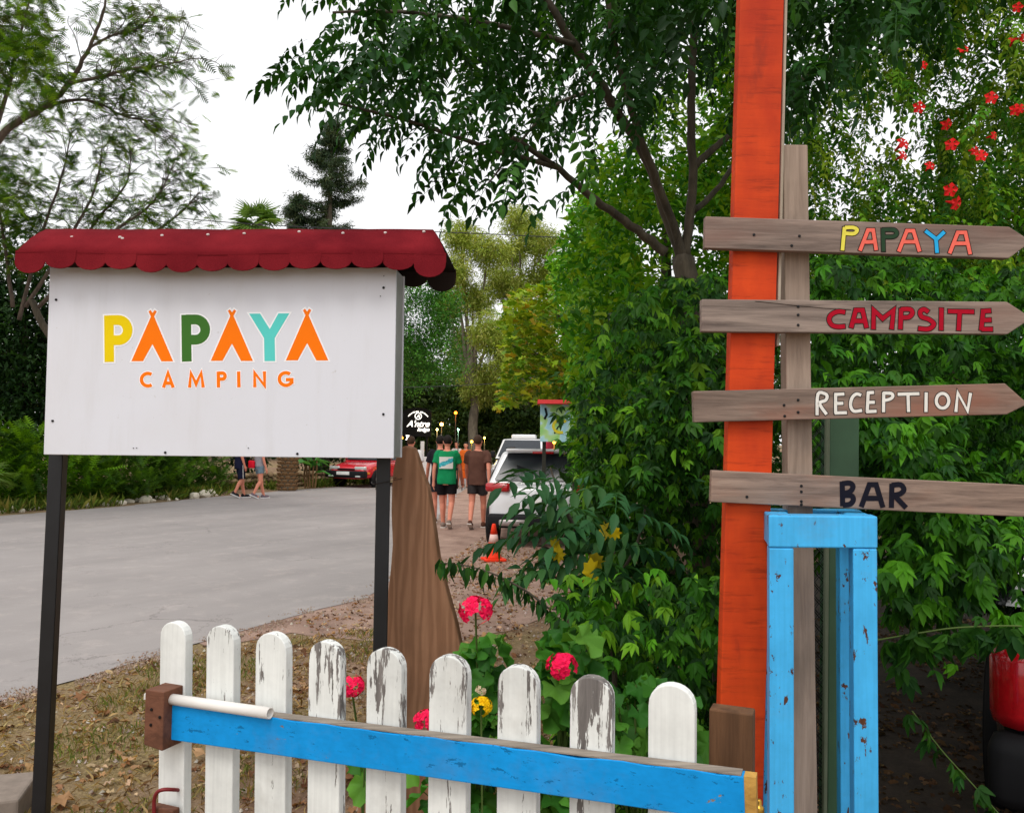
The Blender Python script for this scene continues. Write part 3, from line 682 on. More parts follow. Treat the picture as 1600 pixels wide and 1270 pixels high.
ABW = [wood('board_wood_%d' % i, a, b, 'x', 55, 0.85, s, 0.4, 0.6) for i, (a, b, s) in enumerate((((92, 80, 74), (160, 140, 128), (128, 100, 90)), ((98, 86, 80), (168, 150, 138), (138, 112, 100)), ((92, 78, 70), (158, 136, 122), (146, 98, 80)), ((98, 82, 74), (168, 144, 128), (146, 104, 84))))]
DKP = plain('outline_paint', (36, 28, 26), 0.7, 0, 0.1)
def ink(n, c): return plain('paint_' + n, c, 0.6, 0, 0.14, 60)
class Board:
    def __init__(s, tl, bl, tr, tipx, tipy, blunt, mat, label, depth):
        s.A = P(*tl, depth); s.U = (P(*tr, depth) - s.A).normalized(); s.N = Vector((0, -1, 0)); s.U.y = 0; s.U.normalize(); s.V = s.N.cross(s.U); s.V = s.V if s.V.z > 0 else -s.V
        s.k = depth / F; s.h = (s.A - P(*bl, depth)).length; L = (P(*tr, depth) - s.A).length; tp = P(tipx, tipy, depth) - s.A; tu, tv = tp.dot(s.U), tp.dot(s.V)
        poly = [(0, -s.h), (L, -s.h)] + ([(tu, tv - 0.02), (tu, tv + 0.02)] if blunt else [(tu, tv - 0.003), (tu, tv + 0.003)]) + [(L, 0), (0, 0)]
        s.o = MB().prism(poly, s.A, s.U, s.V, s.N, 0.026).obj('arrow_board', mat, sp_, bevel=0.0025, label=label); s.depth = depth - 0.026
        s.O = s.A + s.N * 0.026
    def uv(s, px, py):
        v = ray(px, py); p = CAMP + v * (s.O.y / v.y); d = p - s.O; return (d.dot(s.U), d.dot(s.V))
    def letters(s, L, zy, mat, wd, outline=True, lab=''):
        mp = lambda X, Y: s.uv(1260 + X * 0.2125, zy + Y * 0.2125)
        rd_ = lambda st: [(q.x, q.y) for q in smoothpath([(a, c_, 0) for a, c_ in st], 4)] if len(st) >= 5 and st[0] not in ((492, 868), 'closed') else st
        for st, m_, lb in L:
            letter('letter', [q if q[0] == 'closed' else rd_(q) for q in st], [], wd, m_ or mat, s.o, mp, s.O, s.U, s.V, s.N, 0.2125 * s.k, DKP if outline else None, 6, h=0.0008, label=lb)
    def nails(s, pts, r=0.004):
        for x, y in pts:
            a, b = s.uv(x, y); disc(s.o, s.O + s.U * a + s.V * b, s.N, r, 0.002, SCR, 'nail')
yl, co_, dg, bl_ = ink('yellow', (226, 214, 84)), ink('coral', (236, 108, 92)), ink('bottle', (40, 66, 44)), ink('sky', (42, 170, 228))
b = Board((1099, 342), (1097, 391), (1568, 358), 1601, 381, False, ABW[0], 'arrow board painted PAPAYA in several colours', DP)
b.letters([([[(264, 290), (280, 118)], [(282, 122), (345, 122), (372, 140), (348, 166), (284, 164)]], yl, 'yellow letter P'),
           ([[(393, 292), (452, 140), (490, 140), (513, 288)], [(430, 228), (500, 226)]], co_, 'coral letter A'),
           ([[(566, 298), (562, 128)], [(562, 138), (640, 138), (664, 163), (640, 188), (564, 190)]], dg, 'dark green letter P'),
           ([[(678, 298), (738, 145), (786, 145), (832, 298)], [(712, 226), (804, 226)]], co_, 'coral letter A'),
           ([[(874, 145), (952, 205), (960, 308)], [(956, 208), (1014, 152)]], bl_, 'sky blue letter Y'),
           ([[(1052, 312), (1112, 158), (1168, 158), (1204, 318)], [(1084, 238), (1184, 238)]], co_, 'coral letter A')], 330, co_, 27)
b.nails([(1178, 367), (1249, 369), (1237, 384)])
b = Board((1093, 470), (1092, 520), (1565, 474), 1601, 499, False, ABW[1], 'arrow board painted CAMPSITE in dark red', DP)
rd = ink('crimson', (166, 4, 34)); CL = 'dark red letter of CAMPSITE'
b.letters([([[(284, 744), (232, 738), (182, 762), (166, 800), (188, 838), (232, 850), (284, 846)]], rd, CL), ([[(328, 858), (362, 728), (412, 728), (442, 858)], [(346, 808), (430, 808)]], rd, CL),
           ([[(492, 868), (494, 728), (560, 790), (640, 728), (626, 868)]], rd, CL), ([[(690, 868), (696, 716)], [(694, 722), (760, 722), (778, 750), (750, 780), (696, 782)]], rd, CL),
           ([[(896, 742), (864, 722), (836, 740), (846, 776), (900, 796), (936, 828), (916, 858), (880, 868), (822, 862)]], rd, CL), ([[(992, 712), (990, 876)]], rd, CL),
           ([[(1040, 736), (1232, 740)], [(1126, 742), (1118, 878)]], rd, CL), ([[(1300, 722), (1284, 876)], [(1300, 736), (1356, 732)], [(1292, 802), (1358, 800)], [(1286, 868), (1368, 868)]], rd, CL)], 330, rd, 31)
b.nails([(1247, 479), (1247, 492), (1247, 508)])
DEEP = plain('crack_dark', (40, 30, 24), 0.9)
m = MB(); m.ribbon([b.uv(*p) for p in ((1180, 471), (1210, 474), (1246, 478), (1290, 482), (1330, 484))], 0.0016, b.O, b.U, b.V, b.N, 0.0006); m.obj('crack', DEEP, b.o)
b = Board((1080, 612), (1080, 660), (1562, 600), 1595, 631, False, ABW[2], 'arrow board painted RECEPTION in white', DP)
wh = ink('white', (226, 222, 214)); CL = 'white letter of RECEPTION'
b.letters([([[(78, 276), (84, 122), (136, 118), (152, 140), (138, 168), (96, 190), (148, 270)]], wh, CL), ([[(214, 122), (214, 262)], [(204, 124), (278, 120)], [(214, 190), (270, 188)], [(206, 260), (296, 257)]], wh, CL),
           ([[(402, 130), (366, 120), (334, 150), (324, 205), (348, 246), (408, 240)]], wh, CL), ([[(454, 108), (446, 254)], [(444, 112), (496, 108)], [(450, 182), (502, 180)], [(438, 250), (514, 246)]], wh, CL),
           ([[(566, 254), (568, 108)], [(562, 114), (622, 116), (634, 138), (612, 158), (570, 168)]], wh, CL), ([[(670, 122), (830, 118)], [(746, 122), (750, 252)]], wh, CL), ([[(880, 108), (878, 252)]], wh, CL),
           ([('closed', arc(1000, 170, 46, 54, 0, 345, 23))], wh, CL), ([[(1098, 252), (1112, 110), (1184, 244), (1206, 112)]], wh, CL)], 590, wh, 23)
b.nails([(1247, 625), (1225, 633), (1247, 644), (1226, 650)])
b = Board((1109, 734), (1108, 783), (1592, 757), 1604, 783, True, ABW[3], 'arrow board painted BAR in black', DP)
nv = ink('navy_black', (20, 20, 32)); CL = 'black letter of BAR'
b.letters([([[(262, 762), (266, 944)], [(262, 778), (318, 774), (342, 800), (318, 838), (266, 850)], [(266, 866), (328, 866), (344, 896), (320, 928), (266, 936)]], nv, CL),
           ([[(402, 950), (462, 786), (512, 786), (562, 954)], [(432, 886), (546, 886)]], nv, CL), ([[(628, 778), (624, 956)], [(626, 790), (690, 786), (716, 820), (690, 852), (628, 866)], [(644, 864), (732, 956)]], nv, CL)], 590, nv, 38, False)
b.nails([(1167, 776), (1252, 759), (1252, 768), (1252, 783), (1252, 788)])

# ================================================================== BLUE STEEL FRAME
BF = worn_paint('blue_frame_paint', (74, 184, 244), (62, 40, 32), (104, 66, 48), 0.44, 'z', 26, 0.4, None, None, 0.5)
FD = 2.10; yaw = R(12)
fb = thing('steel_frame', P(1285, 1100, FD).xy.to_3d(), 'sky blue welded steel box frame standing around the grey post', 'frame')
fx = (P(1202, 830, FD).x, P(1373, 830, FD).x); ftop = P(1290, 806, FD).z; tb = 0.063; dep = 0.25
fU = Vector((1, 0.03, 0)).normalized(); fD = Vector((math.sin(yaw), math.cos(yaw), 0)); fO = Vector((fx[0], FD, 0)); fw = fx[1] - fx[0]
def fbar(u0, u1, d0, d1, z0, z1, name):
    V = [fO + fU * u + fD * d + up * z for z in (z0, z1) for u, d in ((u0, d0), (u1, d0), (u1, d1), (u0, d1))]
    MB().add(V, [(3, 2, 1, 0), (4, 5, 6, 7), (0, 1, 5, 4), (1, 2, 6, 5), (2, 3, 7, 6), (3, 0, 4, 7)]).obj(name, BF, fb, bevel=0.004)
for u0 in (0, fw - tb):
    fbar(u0, u0 + tb, 0, tb, -0.05, ftop - 0.0825, 'upright'); fbar(u0, u0 + tb, dep - tb, dep, -0.05, ftop - 0.0825, 'upright')
    fbar(u0 + 0.001, u0 + tb - 0.001, tb, dep - tb, ftop - 0.081, ftop - 0.002, 'side_bar')
fbar(-0.001, fw + 0.001, -0.001, tb, ftop - 0.0815, ftop, 'front_bar'); fbar(-0.001, fw + 0.001, dep - tb, dep, ftop - 0.0815, ftop - 0.001, 'back_bar')
# green steel post and its strip of chain link
GPN = plain('green_paint', (52, 84, 58), 0.5, 0.1, 0.25, 5)
gpost = thing('fence_post', P(1320, 1000, 2.72).xy.to_3d(), 'dark green steel post behind the blue frame', 'post')
post((1318, 1000), (1320, 600), 46, 2.72, 0.08, -0.1, P(1320, 640, 2.72).z, 'tube', GPN, gpost); post((1292, 1000), (1295, 600), 6, 2.70, 0.02, -0.1, P(1320, 650, 2.72).z, 'flange', plain('olive_strip', (96, 104, 86), 0.6), gpost)
NET = plain('net_black', (16, 17, 16), 0.6, 0.4)
nm = MB(); nx = [P(x, 700, 2.76).x for x in (1266, 1275, 1284, 1293)]; zt = P(1280, 655, 2.76).z
for k, x in enumerate(nx):
    pts = [(x + (0.0095 if (i + k) % 2 else -0.0095), 2.76 + 0.004 * ((i + k) % 2), zt - i * 0.022) for i in range(int(zt / 0.022))]
    nm.tube(pts, 0.0022, 4)
    nm.tube([(p[0] + 0.004, p[1] + 0.012, p[2] + 0.008) for p in pts], 0.0018, 4)
tag(nm.obj('chain_link_strip', NET), 'narrow strip of black chain link netting beside the green post', 'netting')

# ================================================================== TREES AND HEDGES
def limbs(parent, specs, mat, name='limb'):
    for pts, r0, r1 in specs:
        p = smoothpath(pts, 6)
        for i in range(1, len(p) - 1): p[i] = p[i] + Vector((rnd.uniform(-1, 1), rnd.uniform(-1, 1), 0)) * r0 * 0.25
        MB().tube(p, taper(r0, r1, len(p)), 9).obj(name, mat, parent, True)
def trunkto(px, py, d, top, r0, r1):
    b = P(px, py, d); return [Vector((b.x, b.y, -0.1)), Vector((b.x, b.y, b.z * 0.5)), b] if top is None else None
def foliage(parent, temps, pos, cols, scale=(0.8, 1.25), name='foliage', mat=None, pitch=(-0.9, 0.3), roll=(-0.6, 0.6), yaw=None, jit=0.2):
    n = len(pos); me = instmesh(name, temps, pos, rots(n, yaw, pitch, roll), rng.uniform(*scale, n), palette(n, cols, jit), mat or LEAF)
    return link(name, me, parent, kind='stuff')
DARKG = [(34, 72, 20), (44, 88, 24), (56, 102, 28), (38, 80, 32)]
MELIA = [(30, 64, 24), (38, 80, 28), (34, 72, 32), (58, 102, 34)]
MIDG = [(64, 122, 22), (84, 146, 28), (54, 110, 26), (108, 160, 34)]
BRIGHT = [(112, 160, 30), (138, 174, 40), (96, 146, 28), (150, 180, 48)]
OLIVE = [(140, 158, 60), (160, 174, 78), (120, 140, 52), (176, 182, 100)]
YELG = [(142, 172, 36), (162, 188, 46), (112, 152, 34), (170, 182, 48), (92, 136, 32)]

# --- the chinaberry whose crown hangs over the road
md = 4.8; mb = P(1086, 900, md); mtree = thing('chinaberry_tree', (mb.x, mb.y, 0), 'forked tree with drooping feathery leaflets hanging over the road', 'tree')
fork = P(1068, 405, md)
limbs(mtree, [([(mb.x, mb.y, -0.1), P(1090, 1000, md), P(1088, 700, md), P(1078, 520, md), fork], 0.085, 0.066)], BARK, 'trunk')
limbs(mtree, [([fork, P(1040, 330, md), P(1005, 240, md - .1), P(930, 120, md - .3), P(868, 20, md - .5), P(820, -80, md - .6)], 0.038, 0.016),
              ([fork, P(1052, 350, md - .05), P(1000, 215, md - .3), P(965, 90, md - .5), P(940, -40, md - .7)], 0.030, 0.013),
              ([P(1072, 400, md), P(1082, 300, md), P(1081, 160, md), P(1086, 0, md), P(1088, -160, md)], 0.030, 0.018),
              ([P(1040, 395, md), P(985, 352, md - .1), P(920, 305, md - .3), P(870, 262, md - .5), P(800, 215, md - .8)], 0.030, 0.012),
              ([P(1082, 262, md), P(1120, 228, md + .1), P(1160, 196, md + .2), P(1260, 120, md + .3), P(1340, 60, md)], 0.024, 0.010),
              ([P(1084, 330, md + .1), P(1125, 290, md + .3), P(1180, 200, md + .6), P(1240, 40, md + .8)], 0.020, 0.010),
              ([P(870, 262, md - .5), P(760, 230, md - .9), P(640, 190, md - 1.2), P(520, 160, md - 1.4)], 0.014, 0.005),
              ([P(900, 70, md - .4), P(780, 40, md - .8), P(640, 20, md - 1.1), P(520, 20, md - 1.3)], 0.016, 0.005),
              ([P(940, 140, md - .3), P(860, 170, md - .7), P(760, 290, md - 1.0)], 0.012, 0.004)], BARK)
crown = [(560, -160), (560, -20), (575, 30), (535, 70), (500, 105), (530, 145), (600, 165), (640, 190), (700, 215), (720, 240), (775, 262), (840, 262), (865, 230), (905, 200), (960, 170), (1030, 150), (1110, 100), (1180, 140), (1290, 130), (1380, 60), (1500, 30), (1500, -140)]
pos = scatter(crown, 3.1, 5.2, 1050, 2.3, -0.10, 3.0, 2.0, [(700, 150, 40, .5), (860, 200, 45, .6), (960, 150, 40, .5), (610, 110, 30, .5), (760, 110, 30, .4)])
yawl = np.where(rng.uniform(0, 1, len(pos)) < 0.62, rng.normal(math.pi / 2 + 0.3, 0.9, len(pos)), rng.uniform(0, 6.28, len(pos)))
order = np.argsort(pos[:, 1] - pos[:, 0] * 0.2); big, rest = order[:300], order[300:]
foliage(mtree, T_PIN, pos[rest], MELIA, (0.72, 1.12), 'crown', LEAF, (-0.9, 0.1), (-0.4, 0.4), yawl[rest])
leaf_parts(mtree, temp_meshes('leaf', T_PIN, MELIA, LEAF), pos[big], rots(300, yawl[big], (-0.9, 0.0), (-0.4, 0.4)), rng.uniform(0.7, 1.1, 300))
# sprays that trail out against the sky
tips = [(436, 118), (450, 150), (440, 95), (490, 70), (505, 60), (455, 5), (470, 2), (480, 190), (500, 205), (575, 240), (590, 232), (640, 225), (690, 305), (700, 322), (765, 350), (775, 338), (730, 322), (850, 330), (885, 300), (900, 285), (620, 215), (540, 200), (560, 215), (660, 250), (478, 130), (465, 100)]
tp = np.array([list(P(x + 42, y - 34, rng.uniform(3.3, 3.8))) for x, y in tips])
leaf_parts(mtree, temp_meshes('leaf', T_PIN, MELIA[:2], LEAF), tp, rots(len(tp), rng.normal(math.pi / 2 + 0.2, 0.5, len(tp)), (-0.6, 0.0), (-0.3, 0.3)), rng.uniform(0.75, 1.0, len(tp)))
# unseen rest of the crown, added above the frame to shade the hedge
top = np.stack([rng.uniform(-0.2, 3.6, 1700), rng.uniform(3.2, 7.5, 1700), rng.uniform(4.7, 6.6, 1700)], -1)
top = top[clumpy(top, 1.2, 8.0) > -0.12]; foliage(mtree, T_PIN, top, MELIA, (0.9, 1.4), 'crown')  # this crown is added, unseen, to shade the hedge

# --- dense leafy hedge left of the signpost
def hedge(name, lab, base, regs, temps, cols, nparts, holes=(), metc=None, sc_=(0.75, 1.25)):
    t = thing(name, base, lab, 'hedge' if 'hedge' in name else 'vine')
    allp = np.vstack([scatter(pl, d0, d1, n, cl, th, sd, 0.03, holes) for pl, d0, d1, n, cl, th, sd in regs])
    o = np.argsort(allp[:, 1]); nb = min(nparts, len(o)); b_, r_ = o[:nb], o[nb:]
    foliage(t, temps, allp[r_], cols, sc_, 'foliage', LEAF, (-1.2, 0.2), (-0.7, 0.7), rng.normal(math.pi, 1.0, len(r_)))
    leaf_parts(t, temp_meshes('leaf', temps, metc or cols, LEAF), allp[b_], rots(nb, rng.normal(math.pi, 1.0, nb), (-1.1, 0.1), (-0.6, 0.6)), rng.uniform(*sc_, nb))
    return t
h1 = hedge('vine_hedge', 'tall dark green hedge of narrow pointed leaves left of the orange beam', (P(1020, 900, 4.2).x, 4.2, 0),
      [([(930, 520), (985, 455), (1060, 430), (1160, 420), (1175, 700), (1175, 1290), (1000, 1290), (950, 1200), (905, 1080), (885, 960), (905, 860), (915, 700), (895, 610)], 3.5, 4.9, 5600, 2.6, -0.18, 1.0),
       ([(850, 900), (960, 880), (1160, 900), (1170, 1300), (980, 1300), (880, 1150)], 2.6, 3.6, 1100, 3.0, -0.12, 2.0),
       ([(960, 560), (1060, 520), (1160, 540), (1160, 760), (1000, 760)], 3.2, 3.8, 640, 3.2, 0.05, 4.0), ([(862, 640), (900, 620), (980, 640), (990, 860), (930, 860), (880, 760), (868, 700)], 3.7, 4.6, 420, 2.8, -0.05, 4.6)], T_MIX, DARKG + MIDG, 300, sc_=(.5, .92))
limbs(h1, [([P(980, 1250, 3.9), P(975, 1000, 3.9), P(960, 860, 3.8)], 0.014, 0.006), ([P(1040, 1250, 4.2), P(1050, 900, 4.2), P(1030, 600, 4.2)], 0.02, 0.008), ([P(1120, 1250, 4.0), P(1115, 900, 4.0), P(1120, 560, 4.1)], 0.016, 0.008)], BARK, 'stem')
h2 = hedge('vine_hedge', 'trailing hedge of dark leaves behind the arrow boards above bare soil', (P(1450, 900, 4.0).x, 4.0, 0),
      [([(1265, 395), (1380, 380), (1500, 420), (1720, 400), (1720, 620), (1600, 760), (1500, 760), (1400, 760), (1270, 760)], 3.3, 5.0, 5200, 2.6, -0.18, 6.0),
       ([(1375, 640), (1480, 700), (1530, 820), (1600, 800), (1560, 890), (1480, 960), (1385, 960)], 2.7, 3.4, 850, 3.4, -0.18, 7.0), ([(1375, 820), (1560, 800), (1640, 860), (1600, 1010), (1520, 1040), (1400, 1060), (1375, 1000)], 2.6, 3.1, 260, 4.0, 0.08, 2.7),
       ([(1280, 560), (1480, 600), (1440, 760), (1290, 740)], 2.8, 3.4, 520, 3.4, 0.05, 5.0), ([(1600, 520), (1760, 500), (1760, 760), (1620, 700)], 2.8, 3.6, 250, 3.0, -0.1, 5.5)], T_MIX, DARKG + MIDG[:3] + MIDG[:2], 300, sc_=(.5, .95))
foliage(h2, T_PALM, scatter([(1280, 700), (1720, 700), (1720, 1000), (1500, 930), (1390, 900), (1280, 900)], 4.6, 6.2, 1500, 2.0, -0.3, 6.6, .02), DARKG, (0.9, 1.4))
# a long tendril across the dark car, with hanging leaves
tv = smoothpath([P(1368, 1000, 2.62), P(1440, 988, 2.6), P(1500, 980, 2.58), P(1600, 978, 2.56), P(1700, 990, 2.56)], 6); MB().tube(tv, 0.0028, 5).obj('tendril', plain('stem_green', (84, 104, 52), 0.7), h2)
pv = np.array([list(tv[i]) for i in range(2, len(tv)) for _ in range(2)]) + rng.normal(0, 0.012, ((len(tv) - 2) * 2, 3)) ; leaf_parts(h2, temp_meshes('leaf', T_PALM, DARKG, LEAF), pv, rots(len(pv), rng.normal(math.pi, 1.2, len(pv)), (-1.5, -0.9), (-0.6, 0.6)), rng.uniform(0.8, 1.15, len(pv)))
tv = smoothpath([P(1425, 1110, 2.7), P(1470, 1170, 2.68), P(1520, 1225, 2.66), P(1560, 1270, 2.65)], 4); MB().tube(tv, 0.002, 5).obj('tendril', MATS['stem_green'], h2)
pv = np.array([list(p) for p in tv]) ; leaf_parts(h2, temp_meshes('leaf', T_PALM, DARKG, LEAF), pv, rots(len(pv), None, (-1.2, -0.4), (-0.6, 0.6)), rng.uniform(0.6, 0.8, len(pv)))
# --- trumpet vine with red flowers
h3 = hedge('trumpet_vine', 'tall wall of trumpet vine with scattered red flowers', (P(1500, 600, 5.4).x, 5.4, 0),
      [([(1232, 330), (1240, 140), (1330, 100), (1420, 70), (1430, -150), (1800, -150), (1800, 460), (1500, 440), (1240, 440)], 4.6, 6.4, 3300, 2.0, -0.15, 9.0)], T_PIN2, MIDG + BRIGHT, 300,
      [(1400, 195, 48, 0.85), (1320, 165, 38, 0.6), (1360, 270, 40, 0.6), (1440, 330, 34, .5)], None, (0.8, 1.3))
REDF = plain('red_petal', (240, 40, 40), 0.5, 0, 0.2)
for x, y in ((1442, 102), (1505, 77), (1590, 12), (1583, 62), (1598, 60), (1587, 172), (1595, 170), (1553, 212), (1523, 236), (1533, 243), (1549, 153), (1479, 195), (1411, 224), (1411, 243), (1453, 259), (1485, 297), (1494, 318), (1436, 168), (1487, 226)):
    c = P(x, y, rng.uniform(4.35, 4.6)); d = Vector((rng.normal(0, 0.5), -1, rng.normal(-0.1, 0.4))).normalized(); m = MB(); s_ = rng.uniform(0.85, 1.4)
    m.lathe([(0.004, 0.05 * s_), (0.008 * s_, 0.02 * s_), (0.012 * s_, 0)], c, -d, 8)
    a = d.orthogonal().normalized(); b2 = d.cross(a)
    for k in range(5):
        t_ = 2 * math.pi * k / 5; e = a * math.cos(t_) + b2 * math.sin(t_); f2 = d.cross(e); q = c
        m.add([q + e * 0.008, q + e * 0.02 * s_ + f2 * 0.013 * s_ + d * 0.005, q + e * 0.032 * s_ - d * 0.004, q + e * 0.02 * s_ - f2 * 0.013 * s_ + d * 0.005], [(0, 1, 2, 3)])
    m.obj('flower', REDF, h3)
# --- bushy trees behind the hedge
def tree(name, lab, base, trunkpts, r0, r1, pos, temps, cols, sc_=(0.8, 1.25), group=None, mat=None, bark=None, extra=(), pitch=(-0.9, 0.4)):
    t = thing(name, (base[0], base[1], 0), lab, 'tree', group)
    limbs(t, [(trunkpts, r0, r1)], bark or BARK, 'trunk')
    if extra: limbs(t, extra, bark or BARK, 'limb')
    foliage(t, temps, pos, cols, sc_, 'crown', mat, pitch); return t
def upright(px, d, ptop): b = P(px, 700, d); t = P(px, ptop, d); return [(b.x, b.y, -0.2), (b.x + 0.02 * d / 5, b.y, t.z * 0.5), (t.x, t.y, t.z)]
b = P(1040, 700, 7.5)
tree('leafy_tree', 'bright green bushy tree behind the forked trunk', b, upright(1040, 7.5, 330), 0.09, 0.04,
     np.vstack([scatter([(880, 400), (905, 330), (935, 290), (1010, 300), (1090, 230), (1150, 160), (1180, 400), (1180, 760), (920, 760), (890, 600)], 6.2, 8.6, 1700, 1.6, -0.15, 2.2), scatter([(905, 300), (950, 215), (1030, 150), (1110, 60), (1165, 40), (1165, 360), (960, 340)], 6.4, 8.6, 620, 1.8, -0.1, 2.9)]), T_CLU, MIDG + BRIGHT[:2], (0.42, 0.66))
b = P(1480, 700, 8.2)
tree('leafy_tree', 'dark leafy tree filling the ground behind the trumpet vine', b, upright(1480, 8.2, 200), 0.14, 0.06,
     np.vstack([scatter([(1180, 330), (1300, 330), (1420, 380), (1500, 150), (1820, 50), (1900, 800), (1180, 800)], 7.0, 9.5, 2400, 1.2, -0.2, 4.4), scatter([(1120, 330), (1250, 60), (1320, 90), (1290, 330)], 7.0, 9.5, 160, 1.2, -0.1, 4.4)]), T_CLU, DARKG + MIDG[:2], (0.5, 0.8))
b = P(1250, 700, 12)
tree('leafy_tree', 'low dark tree mass between the hedge and the trumpet vine', b, upright(1250, 12, 500), 0.14, 0.06, scatter([(900, 470), (1300, 430), (1900, 380), (2000, 820), (880, 820)], 10.5, 14, 2200, 0.8, -0.25, 5.4), T_CLU, DARKG, (0.8, 1.2))
# --- plane tree, yellowing
b = P(860, 700, 13.5)
tree('plane_tree', 'yellowing plane tree hanging over the painted billboard', b, [(P(915, 700, 13.5).x, 13.5, -0.1), P(905, 600, 13.5), P(870, 480, 13.5)], 0.11, 0.04,
     np.vstack([scatter([(770, 640), (790, 560), (780, 500), (800, 455), (850, 440), (890, 380), (930, 390), (950, 480), (960, 640), (880, 655), (830, 625)], 12.2, 15, 2300, 0.95, -0.12, 1.4), scatter([(835, 600), (900, 560), (960, 560), (960, 700), (905, 690), (890, 650)], 12.0, 13.2, 500, 1.2, -0.1, 2.4)]),
     T_LOB, YELG + YELG + [(186, 160, 50)], (0.9, 1.5), extra=[([P(905, 600, 13.5), P(850, 560, 13.2), P(800, 540, 13)], 0.04, 0.015), ([P(895, 560, 13.5), P(930, 480, 13.6), P(940, 420, 13.6)], 0.04, 0.015)])
b = P(915, 700, 9.5)
tree('young_tree', 'fresh green young tree between the plane tree and the hedge', b, upright(935, 9.5, 420), 0.05, 0.02,
     np.vstack([scatter([(860, 420), (880, 350), (905, 300), (960, 300), (1000, 420), (980, 760), (900, 740), (905, 560)], 8.6, 10.2, 1300, 1.4, -0.12, 6.4)]), T_CLU, MIDG + BRIGHT[:1], (0.4, 0.62))
# --- far eucalyptus and the dark trees at the end of the road
for k, (px, d, clumps) in enumerate(((735, 40, [((722, 372), 30, 28), ((762, 392), 36, 26), ((712, 425), 28, 30), ((700, 480), 22, 34), ((740, 470), 34, 30), ((765, 520), 30, 34), ((725, 540), 28, 34), ((790, 560), 32, 40), ((750, 600), 34, 38)]),
                                     (815, 43, [((812, 348), 34, 26), ((838, 378), 38, 28), ((780, 440), 30, 30), ((800, 400), 26, 26), ((850, 430), 32, 30), ((810, 450), 30, 30), ((840, 500), 36, 34), ((800, 530), 30, 30), ((850, 560), 30, 40)]))):
    cl = [(P(x, y, d + rng.uniform(-2, 2)), (rx * d / F, 1.6, ry * d / F)) for (x, y), rx, ry in clumps]
    b = P(px, 700, d); pos = ellipsoid_pts(cl, 3900, 0.15)
    ex = [([P(px, 620, d), P((px + x) / 2, (620 + y) / 2, d), P(x, y, d)], 0.13, 0.03) for (x, y), _, _ in clumps[:6]]
    tree('eucalyptus_tree', ('pale olive eucalyptus tree rising beyond the lamp posts', 'tall airy eucalyptus tree behind the plane tree')[k], b, upright(px, d, 560), 0.3, 0.16, pos, T_EUC, OLIVE, (0.7, 1.15), 'far eucalyptus trees', LEAFV, BARK2, ex)
b = P(596, 700, 27)
tree('round_tree', 'dense mid green tree just past the camping sign', b, upright(596, 27, 560), 0.18, 0.08, ellipsoid_pts([(P(660, 500, 27), (1.1, 1.3, 1.1)), (P(690, 480, 27), (0.8, 1.0, 0.8)), (P(640, 560, 27), (1.2, 1.3, 1.2)), (P(690, 555, 27), (0.9, 1.1, 1.1)), (P(660, 450, 27), (0.9, 1, 0.6)), (P(600, 520, 27), (1.3, 1.3, 1.4))], 1500, 0.4), T_CLF, [(64, 124, 44), (88, 150, 56), (52, 106, 38), (104, 166, 70)], (0.7, 1.1))
for k, (x, d, hpx, wpx, lab) in enumerate(((640, 40, 560, 60, 'dark broad tree behind the lit lodge sign'), (735, 46, 590, 70, 'dark tree at the bend of the road behind the lamps'), (820, 44, 590, 60, 'dark tree behind the white van'), (900, 40, 560, 60, 'dark tree behind the painted billboard'), (560, 44, 560, 70, 'dark tree beyond the red car'), (985, 34, 520, 90, 'dark tree beyond the hedge and the plane tree'))):
    cl = [(P(x + dx * wpx, hpx + (700 - hpx) * t_, d + dy), (wpx * 0.5 * d / F, 1.8, (700 - hpx) * 0.36 * d / F)) for dx, t_, dy in ((-.5, .3, 0), (.4, .35, .5), (0, .1, 0), (-.4, .75, -.5), (.5, .78, -.6), (0, .55, -.8), (0, .9, -1))]
    tree('dark_tree', lab, P(x, 700, d), upright(x, d, hpx + 40), 0.3, 0.1, ellipsoid_pts(cl, 1300, 0.3), T_CLU, [(54, 78, 32), (70, 94, 40), (84, 104, 48), (46, 68, 30)], (1.3, 2.1))
cl = [(Vector((x, 58 + (i % 3) * 3, 3.0 + (i % 4))), (4, 3, 3.6 + (i % 3))) for i, x in enumerate(np.linspace(-45, 45, 26))]
foliage(None, T_CLU, ellipsoid_pts(cl, 7000, 0.3), [(56, 80, 34), (72, 98, 42), (92, 114, 56)], (2, 3.4), 'far_wood')

